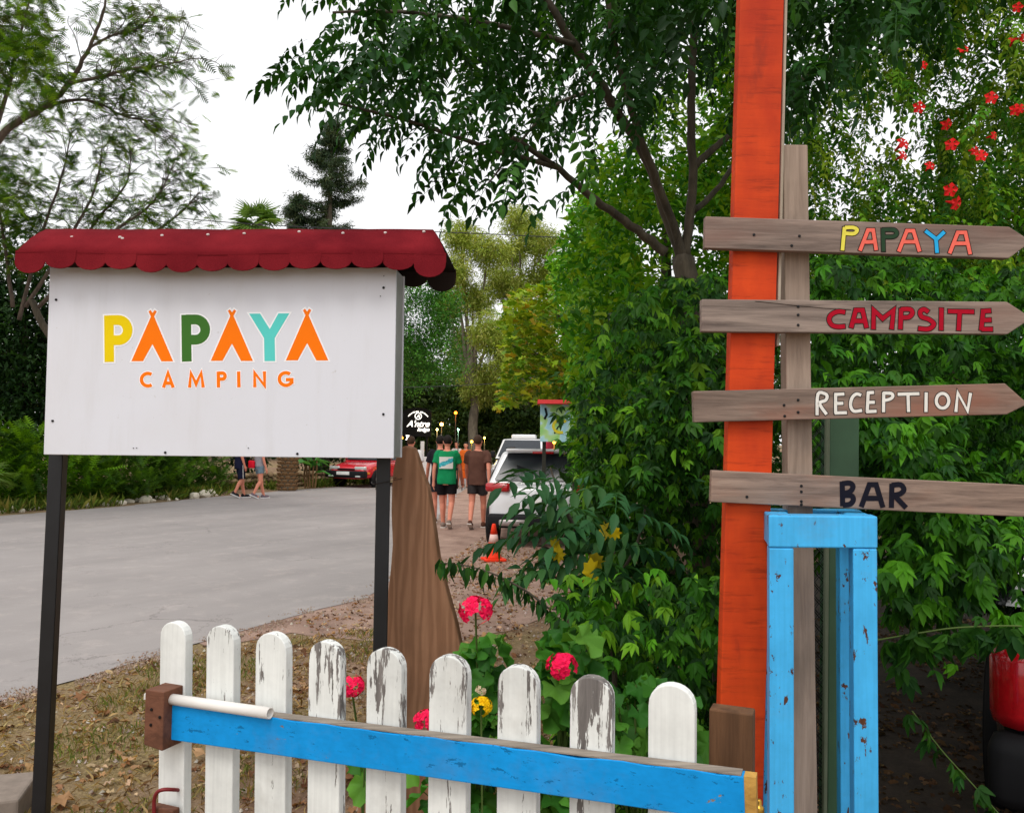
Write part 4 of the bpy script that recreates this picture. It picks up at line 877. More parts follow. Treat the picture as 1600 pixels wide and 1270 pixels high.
# --- left side of the road
def twigs(parent, mains, n, ln, r, mat, dropz=0.0, spread=0.9):
    """side twigs along limb paths; returns points along the twigs"""
    ends = []; m = MB()
    for _ in range(n):
        p = mains[rnd.randrange(len(mains))]; i = rnd.randrange(len(p) // 4, len(p) - 1); a = p[i]; d = (p[i + 1] - p[i]).normalized()
        d = (d + Vector((rnd.gauss(0, 1), rnd.gauss(0, 1), rnd.gauss(0, 1))) * spread * 0.6).normalized(); L = ln * rnd.uniform(0.4, 1.1)
        q = [a, a + d * L * 0.4 + Vector((0, 0, 0.05 * L)), a + d * L * 0.75 + Vector((rnd.gauss(0, .08), rnd.gauss(0, .08), -dropz * L * 0.3)), a + d * L + Vector((rnd.gauss(0, .14) * L, 0, -dropz * L))]
        s = smoothpath(q, 3); m.tube(s, taper(r, r * 0.3, len(s)), 4, False); ends += s[3:]
        for _ in range(2):
            j = rnd.randrange(2, len(s) - 1); e = (d + Vector((rnd.gauss(0, 1), rnd.gauss(0, 1), rnd.gauss(0, 1))) * 0.7).normalized() * L * 0.45; m.tube([s[j], s[j] + e * 0.5 + Vector((0, 0, 0.02)), s[j] + e], [r * 0.5, r * 0.4, r * 0.2], 3, False); ends += [s[j] + e, s[j] + e * 0.6]
    m.obj('twigs', mat, parent, kind='stuff'); return ends
jd = 15.0
jt = thing('jacaranda_tree', (P(-60, 700, jd).x, jd, 0), 'open feathery tree with long bare limbs reaching toward the sky', 'tree')
mains = [[P(-60, 420, jd), P(-30, 270, jd), P(10, 205, jd), P(75, 163, jd), P(108, 130, jd), P(140, 75, jd - .3), P(160, 20, jd - .5), P(170, -30, jd - .6)],
         [P(108, 130, jd), P(150, 122, jd - .2), P(205, 108, jd - .5), P(245, 104, jd - .6), P(285, 96, jd - .7)],
         [P(60, 172, jd), P(110, 157, jd + .2), P(150, 160, jd + .3), P(195, 182, jd + .4), P(240, 190, jd + .4)],
         [P(140, 75, jd - .3), P(175, 56, jd), P(215, 45, jd + .2), P(240, 20, jd + .3)],
         [P(-40, 300, jd), P(10, 150, jd + .5), P(30, 60, jd + .6), P(60, -40, jd + .7)]]
limbs(jt, [([(P(-60, 700, jd).x, jd, -.1), P(-62, 560, jd), P(-60, 420, jd)], 0.16, 0.11)], BARK, 'trunk')
sm = [smoothpath(m_, 5) for m_ in mains]
limbs(jt, [(m_, r_, 0.012) for m_, r_ in zip(mains, (0.085, 0.035, 0.035, 0.025, 0.05))], barkmat('bark_jacaranda', (62, 52, 46), (112, 96, 84)))
en = twigs(jt, sm, 120, 0.95, 0.011, BARK, 0.25)
ea = np.array([list(e) for e in en]); ea = ea[rng.choice(len(ea), min(len(ea), 900), False)]
pos = np.vstack([ea + rng.normal(0, 0.05, ea.shape), scatter([(-200, -120), (75, -120), (85, 60), (100, 130), (80, 230), (40, 330), (-200, 330)], 13.5, 17, 3000, 0.7, 0.0, 3.3)])
foliage(jt, T_FEA, pos, [(66, 104, 24), (90, 128, 32), (54, 84, 28), (120, 156, 34), (76, 90, 48)], (0.7, 1.35), 'crown', LEAF, (-0.8, 0.3))
jd2 = 17.5
jt2 = thing('feathery_tree', (P(84, 760, jd2).x, jd2, 0), 'lower feathery tree with thin upright twigs showing above the red roof', 'tree')
mains = [[P(30, 500, jd2), P(60, 380, jd2), P(95, 280, jd2), P(112, 200, jd2)], [P(40, 480, jd2), P(110, 370, jd2), P(150, 290, jd2), P(160, 225, jd2)], [P(60, 480, jd2), P(170, 370, jd2 - .5), P(235, 320, jd2 - .6), P(268, 265, jd2 - .6)],
         [P(20, 480, jd2), P(0, 330, jd2), P(-20, 230, jd2)], [P(120, 470, jd2), P(220, 380, jd2 + .4), P(280, 335, jd2 + .4), P(312, 300, jd2 + .5)], [P(90, 460, jd2), P(140, 360, jd2 + .6), P(195, 290, jd2 + .6), P(205, 235, jd2 + .6)]]
limbs(jt2, [([(P(84, 760, jd2).x, jd2, -.1), P(90, 680, jd2), P(88, 560, jd2), P(50, 470, jd2)], 0.10, 0.07)], BARK, 'trunk')
limbs(jt2, [(m_, 0.045, 0.008) for m_ in mains], MATS['bark_jacaranda'])
en = twigs(jt2, [smoothpath(m_, 5) for m_ in mains], 150, 0.9, 0.009, BARK, 0.1)
ea = np.array([list(e) for e in en]); ea = ea[rng.choice(len(ea), min(len(ea), 1100), False)]
foliage(jt2, T_FEA, np.vstack([ea + rng.normal(0, 0.06, ea.shape), scatter([(-150, 250), (80, 260), (120, 300), (190, 300), (230, 330), (280, 345), (260, 420), (-150, 440)], 16.3, 19, 1300, 0.6, 0.04, 7.3)]), [(60, 98, 24), (88, 128, 34), (50, 80, 28), (120, 156, 34)], (0.7, 1.3), 'crown', LEAF, (-0.8, 0.4))
for k, (x, d, t_, w_, lab) in enumerate(((-90, 22, 330, 95, 'very dark evergreen standing behind the feathery bushes'), (30, 23, 370, 70, 'dark evergreen tree seen beside the left edge of the sign board'), (140, 24, 420, 75, 'dark evergreen hidden behind the letters of the board'), (260, 26, 430, 80, 'dark evergreen behind the walking couple'), (380, 30, 450, 80, 'dark tree behind the palm trunk'), (490, 33, 470, 80, 'dark tree behind the red car'))):
    cl = [(P(x + dx * w_, t_ + (720 - t_) * q, d + dy), (w_ * 0.55 * d / F, 1.5, (720 - t_) * 0.24 * d / F)) for dx, q, dy in ((0, .15, 0), (-.4, .35, 0), (.4, .38, .3), (0, .5, -.5), (-.4, .7, -.4), (.45, .72, -.4), (0, .88, -.8))]
    tree('evergreen_tree', lab, P(x, 700, d), upright(x, d, t_ + 60), 0.22, 0.08, ellipsoid_pts(cl, 1100, 0.3), T_CLU, [(26, 50, 22), (34, 60, 26), (44, 74, 30)], (0.9, 1.5))
# feathery bright bushes on the verge, each a thing
T_THU = [feather(rnd, 0.5, 8, 0.12, 0.035) for _ in range(4)]
for k, (x, y, d, rx, rz, lab) in enumerate(((10, 700, 18.6, 0.75, 0.95, 'feathery bright green bush at the far verge left of the black post'), (60, 720, 19.3, 0.8, 1.0, 'feathery bush half hidden by the black post'), (130, 735, 20, 0.75, 0.75, 'low feathery bush just right of the black post'), (195, 735, 21, 0.75, 0.7, 'feathery bush behind the edging stones'), (255, 732, 22.5, 0.7, 0.75, 'dark feathery bush beside the walking couple'), (-60, 700, 18.4, 0.9, 1.1, 'large feathery bush on the far verge beyond the photograph edge'), (310, 735, 24.5, 0.8, 0.8, 'dull feathery bush left of the man in navy shorts'))):
    c = P(x, y, d); t = thing('feathery_bush', (c.x, d, 0), lab, 'bush', 'bushes along the far verge')
    pos = ellipsoid_pts([(Vector((c.x, d, 0.9 * rz)), (rx, rx, rz)), (Vector((c.x + .3, d - .2, 0.5 * rz)), (rx * .9, rx * .7, rz * .5)), (Vector((c.x - .3, d, 1.3 * rz)), (rx * .6, rx * .6, rz * .6))], 420, 0.4); pos = pos[pos[:, 2] > 0.05]
    foliage(t, T_THU, pos, [(84, 126, 18), (108, 152, 24), (64, 104, 18), (50, 84, 20)] if k in (0, 1, 2, 5) else [(60, 96, 22), (82, 118, 28), (46, 74, 22)], (0.7, 1.2), 'foliage', LEAF, (0.2, 1.2), (-0.5, 0.5))
    limbs(t, [([(c.x, d, -.1), (c.x, d, rz * 0.7)], 0.04, 0.02)], BARK, 'stem')
# conifer
cd_ = 40; cf = thing('conifer_tree', (P(512, 700, cd_).x, cd_, 0), 'dark ragged conifer standing against the white sky', 'tree')
tz = P(512, 190, cd_).z; cxp = P(512, 400, cd_).x
limbs(cf, [([(cxp, cd_, -.2), (cxp, cd_, tz * 0.5), (cxp + .15, cd_, tz)], 0.28, 0.05)], BARK, 'trunk')
bp = []; bm_ = MB()
def boughs(cx_, z0, z1, n, lmax, lmin):
    for i in range(n):
        t_ = i / n; z = z0 + (z1 - z0) * t_; L = (lmax + (lmin - lmax) * t_) * rnd.uniform(0.55, 1.25); a = rnd.uniform(0, 6.28)
        d = Vector((math.cos(a), math.sin(a), 0)); q = [Vector((cx_, cd_, z)), Vector((cx_, cd_, z)) + d * L * 0.5 + Vector((0, 0, -0.12 * L)), Vector((cx_, cd_, z)) + d * L + Vector((0, 0, 0.12 * L))]
        s = smoothpath(q, 5); bm_.tube(s, taper(0.05, 0.015, len(s)), 4, False)
        for p in s[2:]: bp.extend([list(p + Vector((rnd.gauss(0, .12), rnd.gauss(0, .12), rnd.gauss(-.05, .07)))) for _ in range(4)])
boughs(cxp, P(512, 410, cd_).z, tz, 60, 2.5, 0.4); xs_ = P(462, 340, cd_).x
limbs(cf, [([(xs_, cd_, P(462, 480, cd_).z), (xs_, cd_, P(458, 300, cd_).z)], 0.1, 0.03)], BARK, 'trunk')
boughs(xs_, P(462, 420, cd_).z, P(460, 305, cd_).z, 26, 0.9, 0.35); bm_.obj('boughs', BARK, cf, kind='stuff')
T_NEE = [cluster(rnd, 16, 0.22, 0.22, 0.035) for _ in range(4)]
foliage(cf, T_NEE, np.array(bp), [(62, 80, 58), (74, 94, 66), (50, 68, 50), (92, 104, 76)], (0.7, 1.2), 'crown', LEAFV)
# fan palm
pd_ = 26; pb = P(450, 752, pd_); pt = P(402, 352, pd_)
pt_ = thing('fan_palm', (pb.x, pd_, 0), 'fan palm with a scaly trunk behind the low wall', 'palm tree')
tr = smoothpath([(pb.x, pd_, -.1), (pb.x - .1, pd_, pt.z * 0.4), (pt.x, pd_, pt.z)], 10); MB().tube(tr, [0.30] + [0.24] * 8 + taper(0.22, 0.18, len(tr) - 9), 12).obj('trunk', BARK2, pt_, True)
SCL = wood('palm_scale', (92, 66, 42), (150, 116, 80), 'z', 20)
scm = MB().prism([(-.09, 0), (.09, 0), (.07, .09), (-.07, .09)], Vector((0, 0, 0)), Vector((1, 0, 0)), Vector((0, -0.5, 0.86)).normalized(), Vector((0, -0.86, -.5)), 0.03).mesh('bark_scale', SCL)
for row in range(13):
    for k in range(10):
        a = 2 * math.pi * (k + 0.5 * (row % 2)) / 10; z = 0.05 + row * 0.115
        link('bark_scale', scm, pt_, Matrix.Translation((pb.x - .02, pd_, z)) @ Matrix.Rotation(a, 4, 'Z') @ Matrix.Translation((0, -0.27, 0)) @ Matrix.Scale(rnd.uniform(.85, 1.15), 4))
def fan(rn, n=16, L=0.75):
    parts = []
    for i in range(n):
        a = R(-105 + 210 * i / (n - 1)); parts.append(leaflet(L * rn.uniform(.85, 1.05), 0.06, 0.3, 0.18, (0.0, 0.55, 0), a, -0.1))
    parts.append((np.array([(-.012, 0, 0), (.012, 0, 0), (0, .6, 0)]), [(0, 1, 2)])); return join(parts)
T_FAN = [fan(rnd) for _ in range(3)]
n = 46; pp = np.tile(np.array([list(pt)]), (n, 1)) + rng.normal(0, 0.08, (n, 3)); leaf_parts(pt_, temp_meshes('leaf', T_FAN, [(96, 132, 60), (120, 152, 78), (78, 112, 52)], LEAF), pp, rots(n, None, (-0.9, 1.1), (-.3, .3)), rng.uniform(0.55, 0.85, n))
sp2 = thing('fan_palm_seedling', (P(0, 740, 12).x, 12, 0), 'pale fan palm leaf poking in at the far verge', 'plant'); n = 7
leaf_parts(sp2, temp_meshes('leaf', T_FAN, [(104, 136, 62)], LEAF), np.tile(np.array([[P(-40, 740, 17).x, 17, 0.7]]), (n, 1)), rots(n, rng.normal(-1.4, .6, n), (0, 0.9), (-.3, .3)), rng.uniform(.5, .7, n))

# ================================================================== PLANTS BY THE GATE
# chinaberry sapling in front of the white car
sg = thing('chinaberry_sapling', (P(958, 1000, 3.5).x, 3.5, 0), 'sapling with layered sprays of toothed leaflets in front of the white car', 'sapling')
sb = [Vector((P(962, 1000, 3.5).x, 3.5, -.05)), P(958, 1000, 3.5), P(940, 900, 3.45), P(905, 840, 3.4), P(880, 790, 3.35)]
limbs(sg, [(sb, 0.013, 0.006), ([P(945, 930, 3.45), P(990, 860, 3.4), P(1010, 790, 3.4)], 0.008, 0.004), ([P(930, 890, 3.45), P(890, 870, 3.3), P(840, 850, 3.2)], 0.006, 0.003), ([P(905, 840, 3.4), P(870, 760, 3.4), P(860, 730, 3.4)], 0.006, 0.003)], BARK, 'stem')
T_SAP = [pinnate(rnd, 0.34, 5, 0.105, 0.042, 0.25, 0.7) for _ in range(5)]
SAPC = [(46, 92, 54), (58, 106, 62), (40, 80, 48), (66, 112, 58)]
spots = [(880, 790, 'l'), (880, 790, 'u'), (905, 830, 'l'), (900, 820, 'l'), (872, 850, 'l'), (885, 800, 'l'), (900, 770, 'l'), (930, 800, 'l'), (960, 820, 'l'), (990, 800, 'r'), (1000, 790, 'u'), (940, 760, 'l'), (920, 740, 'l'), (960, 770, 'u'), (900, 860, 'l'), (870, 880, 'l'), (930, 860, 'l'), (940, 880, 'r'), (970, 850, 'r'), (985, 830, 'l'), (880, 765, 'l'), (860, 745, 'l'), (850, 735, 'u'), (910, 890, 'l'), (905, 800, 'r'), (925, 815, 'u'), (890, 835, 'r'), (950, 840, 'l'), (835, 838, 'l'), (880, 900, 'r'), (960, 900, 'r'), (1000, 850, 'l')]
sp3 = np.array([list(P(x + (12 if k == 'l' else 0), y, rng.uniform(3.05, 3.6))) for x, y, k in spots]); yw = np.array([{'l': 1.57, 'r': -1.4, 'u': 3.0}[k] for *_, k in spots]) + rng.normal(0.15, 0.35, len(spots))
leaf_parts(sg, temp_meshes('leaf', T_SAP, SAPC, LEAF), sp3, rots(len(spots), yw, (-0.25, 0.2), (-0.5, 0.3)), rng.uniform(0.75, 1.05, len(spots)))
YL = temp_meshes('yellow_leaf', T_LOB, [(206, 180, 30), (180, 160, 40)], LEAF)
leaf_parts(sg, YL, [list(P(x, y, 3.1)) for x, y in ((925, 880), (866, 846), (872, 856), (945, 820), (960, 824), (930, 868))], rots(6, None, (-1.6, -.9), (-.5, .5)), [.75, .6, .5, .5, .45, .65], 'yellow_leaf')
# arching twig of small hanging leaves
tw = thing('arching_twig', (P(880, 980, 2.95).x, 2.95, 0), 'arching twig with rows of small hanging leaves over the dirt', 'twig')
tp_ = smoothpath([Vector((P(900, 1100, 2.95).x, 2.95, -.02)), P(895, 1010, 2.95), P(850, 945, 2.93), P(790, 905, 2.9), P(735, 885, 2.9), P(688, 879, 2.9)], 8); MB().tube(tp_, taper(.006, .002, len(tp_)), 6).obj('stem', BARK, tw)
ps = np.array([list(p) for p in tp_[14:] for _ in range(3)]) + rng.normal(0, 0.01, ((len(tp_) - 14) * 3, 3)); T_ONE = [leaflet(0.062, 0.02, 0.2, 0.2), leaflet(0.05, 0.018, 0.1, 0.3)]
leaf_parts(tw, temp_meshes('leaf', T_ONE, MELIA, LEAF), ps, rots(len(ps), None, (-1.7, -0.9), (-.8, .8)), rng.uniform(.7, 1.2, len(ps)))
# geraniums
def gleaf(rn, r=0.05):
    n = 26; V = [(0, 0.012, -0.008)]
    for i in range(n + 1):
        a = R(-82) + R(344) * i / n + math.pi / 2 - R(90); rr = r * (1 - 0.07 * (i % 2) + .08 * math.cos(a * 5 + .6)) * rn.uniform(.97, 1.03); V.append((rr * math.cos(a), r * 0.6 + rr * math.sin(a), 0.012 * math.sin(a * 5) + 0.006))
    return np.array(V), [(0, i, i + 1) for i in range(1, n + 1)]
T_GER = [gleaf(rnd) for _ in range(4)]; GERC = [(64, 122, 40), (84, 142, 50), (50, 102, 36), (98, 150, 56)]
PINK = plain('geranium_petal', (236, 22, 78), 0.55, 0, 0.25, 80)
def bloom(parent, px, py, d, r, mat=PINK, n=26, name='flower_head'):
    c = P(px, py, d); m = MB()
    for i in range(n):
        v = Vector((rnd.gauss(0, 1), rnd.gauss(-.3, 1), rnd.gauss(.25, .8))).normalized(); q = c + Vector((v.x * r, v.y * r, v.z * r * 0.8)); a = v.orthogonal().normalized(); b_ = v.cross(a); rot = rnd.uniform(0, 6)
        for k in range(5):
            t_ = rot + 2 * math.pi * k / 5; e = (a * math.cos(t_) + b_ * math.sin(t_)); f_ = v.cross(e); s_ = r * 0.36
            m.add([q, q + e * s_ * 0.7 + f_ * s_ * 0.45 + v * s_ * .15, q + e * s_ * 1.1 - v * s_ * rnd.uniform(-.2, .3), q + e * s_ * 0.7 - f_ * s_ * 0.45 + v * s_ * .15], [(0, 1, 2, 3)])
    m.obj(name, mat, parent); return c
STEMG = plain('stem_green', (84, 104, 52), 0.7)
def geranium(lab, base, d, flowers, leaves, spread):
    b_ = P(base, 1200, d); t = thing('geranium_plant', (b_.x, d, 0), lab, 'geranium')
    for fx_, fy, fr in flowers:
        c = bloom(t, fx_, fy, d - 0.2, fr * 1.08); MB().tube(smoothpath([(b_.x + rnd.uniform(-.03, .03), d, 0), (b_.x * .4 + c.x * .6, d, c.z * .6), c], 5), .0035, 5).obj('stem', STEMG, t)
    pos = np.array([list(P(x + rng.normal(0, 4), y + rng.normal(0, 4), d + rng.uniform(-.16, .14))) for x, y in leaves]); pos = pos[pos[:, 2] > 0.03]
    leaf_parts(t, temp_meshes('leaf', T_GER, GERC, LEAF), pos, rots(len(pos), rng.normal(math.pi, .9, len(pos)), (-1.3, -0.1), (-.5, .5)), rng.uniform(.75, 1.25, len(pos)))
    for p in pos[::2]: MB().tube([(b_.x, d, max(0, p[2] - .35)), Vector((b_.x, d, p[2] - .1)).lerp(Vector(p), .5), p], .002, 4).obj('leaf_stalk', STEMG, t)
def fillp(x0, x1, y0, y1, n): return [(rnd.uniform(x0, x1), rnd.uniform(y0, y1)) for _ in range(n)]
geranium('geranium with a tall crimson flower head beside the brown plank', 750, 2.75, [(743, 953, .046)], fillp(720, 790, 990, 1110, 26) + fillp(725, 800, 1080, 1300, 30), 1)
geranium('geranium with one crimson flower head low among broad leaves', 880, 2.6, [(878, 1040, .040)], fillp(835, 930, 985, 1140, 30) + fillp(800, 960, 1080, 1300, 40) + [(880, 985), (905, 990), (860, 1000)], 1)
geranium('broad leaved geranium without flowers beside the hedge', 990, 2.5, [], fillp(940, 1110, 1060, 1300, 55), 1)
geranium('geranium with a crimson flower head between the white pickets', 570, 2.7, [(549, 1071, .034)], fillp(545, 585, 1110, 1230, 5), 1)
geranium('geranium with a crimson flower head half hidden by a picket beside the plank', 690, 2.6, [(667, 1126, .034)], fillp(640, 720, 1180, 1300, 14), 1)
mg = thing('marigold_plant', (P(752, 1150, 2.5).x, 2.5, 0), 'yellow marigold with small leaves behind the blue rail', 'marigold'); YEL = plain('marigold_petal', (240, 186, 12), .6, 0, .2, 60)
c = bloom(mg, 752, 1103, 2.5, .032, YEL, 22); MB().tube([(c.x, 2.5, 0), (c.x + .01, 2.5, c.z * .5), c], .003, 5).obj('stem', STEMG, mg); bloom(mg, 752, 1078, 2.52, .018, plain('faded_petal', (190, 170, 140), .8), 12, 'faded_flower')
leaf_parts(mg, temp_meshes('leaf', T_GER, GERC, LEAF), np.array([list(P(x, y, 2.5 + rng.uniform(-.1, .1))) for x, y in fillp(730, 800, 1120, 1180, 16)]), rots(16, None, (-1.2, -.1)), rng.uniform(.4, .6, 16))
# ground cover under the hedge
pos = scatter([(700, 1030), (900, 1000), (1120, 1080), (1120, 1320), (700, 1320)], 2.9, 3.6, 420, 3, -0.2, 5); pos[:, 2] *= 0.6
foliage(None, T_PALM, pos, MIDG + DARKG, (.5, .9), 'ground_cover')

# ================================================================== VEHICLES
TYRE = plain('tyre', (26, 26, 28), 0.85); RIM = plain('rim', (150, 150, 154), 0.35, 0.8); GLASSD = plain('car_glass', (34, 40, 46), 0.22, 0.0, 0.1); PLAST = plain('black_plastic', (30, 30, 32), 0.6)
TAIL = plain('tail_red', (176, 14, 26), 0.15, 0, 0.25, 30, 0.6); LAMPC = plain('lamp_clear', (206, 208, 206), 0.12, 0.1, 0.2, 40, 0.6); AMB = plain('amber', (220, 130, 30), 0.25); PLATE = plain('plate_white', (228, 228, 224), 0.4); PINKL = plain('dull_silver', (170, 160, 158), 0.35, 0.6)
def car_body(M, W, prof, zbot, side=0.06):
    """lofted lower body: prof = [(y, ztop, half width)], y forward"""
    m = MB(); n = 20; rings = []
    for y, zt, hw in prof:
        ring = []
        for k in range(n):
            a = 2 * math.pi * (k + 0.5) / n; ca, sa = math.cos(a), math.sin(a); ex = 0.33
            x = hw * math.copysign(abs(ca) ** ex, ca); z = (zt + zbot) / 2 + (zt - zbot) / 2 * math.copysign(abs(sa) ** ex, sa)
            if z > (zt + zbot) / 2: x *= 1 - side * ((z - (zt + zbot) / 2) / ((zt - zbot) / 2)) ** 2
            ring.append(M @ Vector((x, y, z)))
        rings.append(ring)
    V = [v for r in rings for v in r]; L = len(rings)
    fs = [(i * n + k, i * n + (k + 1) % n, (i + 1) * n + (k + 1) % n, (i + 1) * n + k) for i in range(L - 1) for k in range(n)]
    fs += [tuple(range(n - 1, -1, -1)), tuple((L - 1) * n + k for k in range(n))]
    return m.add(V, fs)
def patch(M, c, inset, off, bow=0.0):
    """four corners (bl, br, tr, tl) seen from outside -> a slightly bowed pane inset from them, with thickness"""
    c = [Vector(v) for v in c]; nrm = (c[1] - c[0]).cross(c[3] - c[0]).normalized(); ctr = sum(c, Vector()) / 4; m = MB(); V = []; n = 6
    q = [v + (ctr - v).normalized() * inset for v in c]
    for i in range(n + 1):
        for j in range(n + 1):
            s, t = i / n, j / n; p = (q[0] * (1 - s) + q[1] * s) * (1 - t) + (q[3] * (1 - s) + q[2] * s) * t
            V.append(M @ (p + nrm * (off + bow * math.sin(math.pi * s) * math.sin(math.pi * t))))
    fs = [(i * (n + 1) + j, (i + 1) * (n + 1) + j, (i + 1) * (n + 1) + j + 1, i * (n + 1) + j + 1) for i in range(n) for j in range(n)]
    return m.add(V, fs)
def lump(M, c, s, bevel=0.02): return MB().box((0, 0, 0), s), c
def vehicle(name, lab, loc, yaw, paint, W, prof, cabin, zbot, wheels, wr, roofpaint=None, sidepaint=None):
    """cabin = (y_front_base, y_front_top, y_rear_top, y_rear_base, z_belt, z_roof, hw_belt, hw_roof)"""
    M = Matrix.Translation(loc) @ Matrix.Rotation(yaw, 4, 'Z'); t = thing(name, loc, lab, 'car' if 'van' not in name else 'van')
    o = car_body(M, W, prof, zbot).obj('body', paint, t, True); o.modifiers.new('s', 'SUBSURF').levels = 1; o.modifiers['s'].render_levels = 1
    f0, f1, r1, r0_, zb_, zr, hb, hr = cabin; mid_ = (f1 + r1) / 2; zm = zr + 0.03
    A = {(s, k): Vector((s * (hb if 'b' in k else hr), y, z)) for s in (-1, 1) for k, y, z in (('fb', f0, zb_), ('ft', f1, zr), ('rt', r1, zr), ('rb', r0_, zb_))}
    V = []; ys = [(f0, zb_ - .02, hb), (f1, zr, hr), (mid_, zm, hr), (r1, zr, hr), (r0_, zb_ - .02, hb)]
    m = MB(); V = []
    for s in (-1, 1):
        V += [(s * hb, f0, zb_ - .03), (s * hr, f1, zr), (s * hr, mid_, zm), (s * hr, r1, zr), (s * hb, r0_, zb_ - .03)]
    V = [M @ Vector(v) for v in V]; m.add(V, [(0, 1, 6, 5), (1, 2, 7, 6), (2, 3, 8, 7), (3, 4, 9, 8), (4, 3, 2, 1, 0), (5, 6, 7, 8, 9)])
    m.obj('cabin', roofpaint or paint, t, bevel=0.05)
    I = Matrix.Identity(4)
    patch(M, (A[1, 'fb'], A[-1, 'fb'], A[-1, 'ft'], A[1, 'ft']), 0.10, 0.012, 0.02).obj('windscreen', GLASSD, t, True)
    patch(M, (A[-1, 'rb'], A[1, 'rb'], A[1, 'rt'], A[-1, 'rt']), 0.10, 0.012, 0.02).obj('rear_window', GLASSD, t, True)
    for s in (-1, 1):
        lo = lambda y: Vector((s * hb, y, zb_)); 
        def topat(y): return Vector((s * (hr), y, zr))
        ymid = (f1 + r1) / 2
        a_, b_ = ((A[s, 'fb'] + Vector((0, -.05, 0)), lo(ymid), topat(ymid), A[s, 'ft']) if s > 0 else (lo(ymid), A[s, 'fb'] + Vector((0, -.05, 0)), A[s, 'ft'], topat(ymid))), ((lo(ymid), A[s, 'rb'] + Vector((0, .1, 0)), A[s, 'rt'], topat(ymid)) if s > 0 else (A[s, 'rb'] + Vector((0, .1, 0)), lo(ymid), topat(ymid), A[s, 'rt']))
        for cs in (a_, b_):
            nn = (cs[1] - cs[0]).cross(cs[3] - cs[0]); cs = cs if nn.x * s > 0 else (cs[1], cs[0], cs[3], cs[2])
            patch(M, cs, 0.06, 0.012).obj('side_window', GLASSD, t, True)
    for s in (-1, 1):
        for y in wheels:
            c = M @ Vector((s * (W / 2 - 0.10), y, wr)); ax = (M.to_3x3() @ Vector((s, 0, 0)))
            MB().lathe([(wr + .055, .0), (wr + .05, .075), (wr + 0.02, .108), (wr * 0.4, .109)], c, ax, 20).obj('wheel_arch', PLAST, t, True)
            w_ = MB().lathe([(wr * .55, -.1), (wr * .93, -.09), (wr, -.06), (wr, .09), (wr * .93, .118), (wr * .66, .122)], c, ax, 20).obj('wheel', TYRE, t, True)
            MB().lathe([(wr * .66, .119), (wr * .6, .124), (wr * .2, .118), (wr * .12, .130)], c, ax, 14).obj('rim', RIM, w_, True)
    return t, M
def fit(t, M, name, c, size, mat, bev=0.02, rz=0, rx=0):
    m = MB().box((0, 0, 0), size); T = M @ Matrix.Translation(c) @ Matrix.Rotation(rz, 4, 'Z') @ Matrix.Rotation(rx, 4, 'X'); m.V = [T @ v for v in m.V]; return m.obj(name, mat, t, True, bevel=bev)
# red hatchback, nose towards us
RED = plain('red_paint', (205, 22, 40), 0.25, 0.0, 0.05, 3, 0.7)
L = 3.95; pr = [(-1.95, .62, .60), (-1.9, .82, .74), (-1.5, .9, .81), (-.6, .93, .83), (.6, .92, .83), (.95, .90, .82), (1.5, .82, .80), (1.82, .72, .76), (1.95, .62, .66)]
gp = G(540, 762); cy = R(180 - 24)
t, M = vehicle('red_car', 'red hatchback with black bumper parked at the far kerb', (gp.x + .79, gp.y + 1.78, 0), cy, RED, 1.66, pr, (1.0, .25, -1.2, -1.85, .9, 1.36, .76, .58), .30, (1.22, -1.2), .29)
fit(t, M, 'bumper', (0, 1.93, .46), (1.62, .22, .24), PLAST, .05); fit(t, M, 'plate', (0.05, 2.05, .50), (.52, .015, .11), PLATE, .003); fit(t, M, 'grille', (0, 1.93, .635), (.7, .06, .05), PLAST, .01)
for s in (-1, 1):
    fit(t, M, 'headlight', (s * .53, 1.85, .67), (.42, .10, .12), LAMPC, .025, -s * .16); fit(t, M, 'indicator', (s * .78, 1.76, .50), (.06, .16, .07), AMB, .01); fit(t, M, 'mirror', (s * .88, .62, .98), (.16, .10, .12), RED, .04); fit(t, M, 'fog_lamp', (s * .55, 2.045, .40), (.2, .02, .05), LAMPC, .01)
# white van with a red flank
WHT = plain('van_white', (226, 226, 226), 0.3, 0, .04, 3, .6); PNK = plain('van_red', (206, 44, 78), 0.35, 0, .05, 3, .5)
pr = [(-2.3, 1.0, .78), (-2.2, 1.15, .86), (0, 1.16, .88), (1.2, 1.12, .88), (1.65, 1.05, .86), (2.05, .92, .82), (2.25, .72, .74)]
gv = G(806, 768)
t, M = vehicle('white_van', 'white delivery van with a red flank and a cooling unit on its roof', (gv.x + .34, gv.y + 2.2, 0), R(180 - 9), WHT, 1.76, pr, (1.55, .72, -2.1, -2.28, 1.1, 1.72, .82, .70), .32, (1.45, -1.4), .31)
fit(t, M, 'grille', (0, 2.19, .74), (1.15, .12, .17), PLAST, .03); fit(t, M, 'bumper', (0, 2.2, .45), (1.66, .14, .22), PLAST, .04); fit(t, M, 'plate', (0, 2.275, .5), (.52, .012, .11), PLATE, .003); fit(t, M, 'roof_unit', (0, .35, 1.81), (.85, .5, .16), WHT, .05); fit(t, M, 'emblem', (0, 2.256, .75), (.12, .01, .06), RIM, .01)
for s in (-1, 1):
    fit(t, M, 'headlight', (s * .68, 2.1, .80), (.26, .16, .16), LAMPC, .04, -s * .3); fit(t, M, 'mirror', (s * .97, 1.2, 1.2), (.16, .12, .22), PLAST, .04)
fit(t, M, 'flank_panel', (-.885, -.6, .82), (.02, 2.9, .5), PNK, .008); fit(t, M, 'flank_panel', (-.80, -.75, 1.42), (.02, 2.5, .5), PNK, .008).rotation_euler = (0, 0, 0)
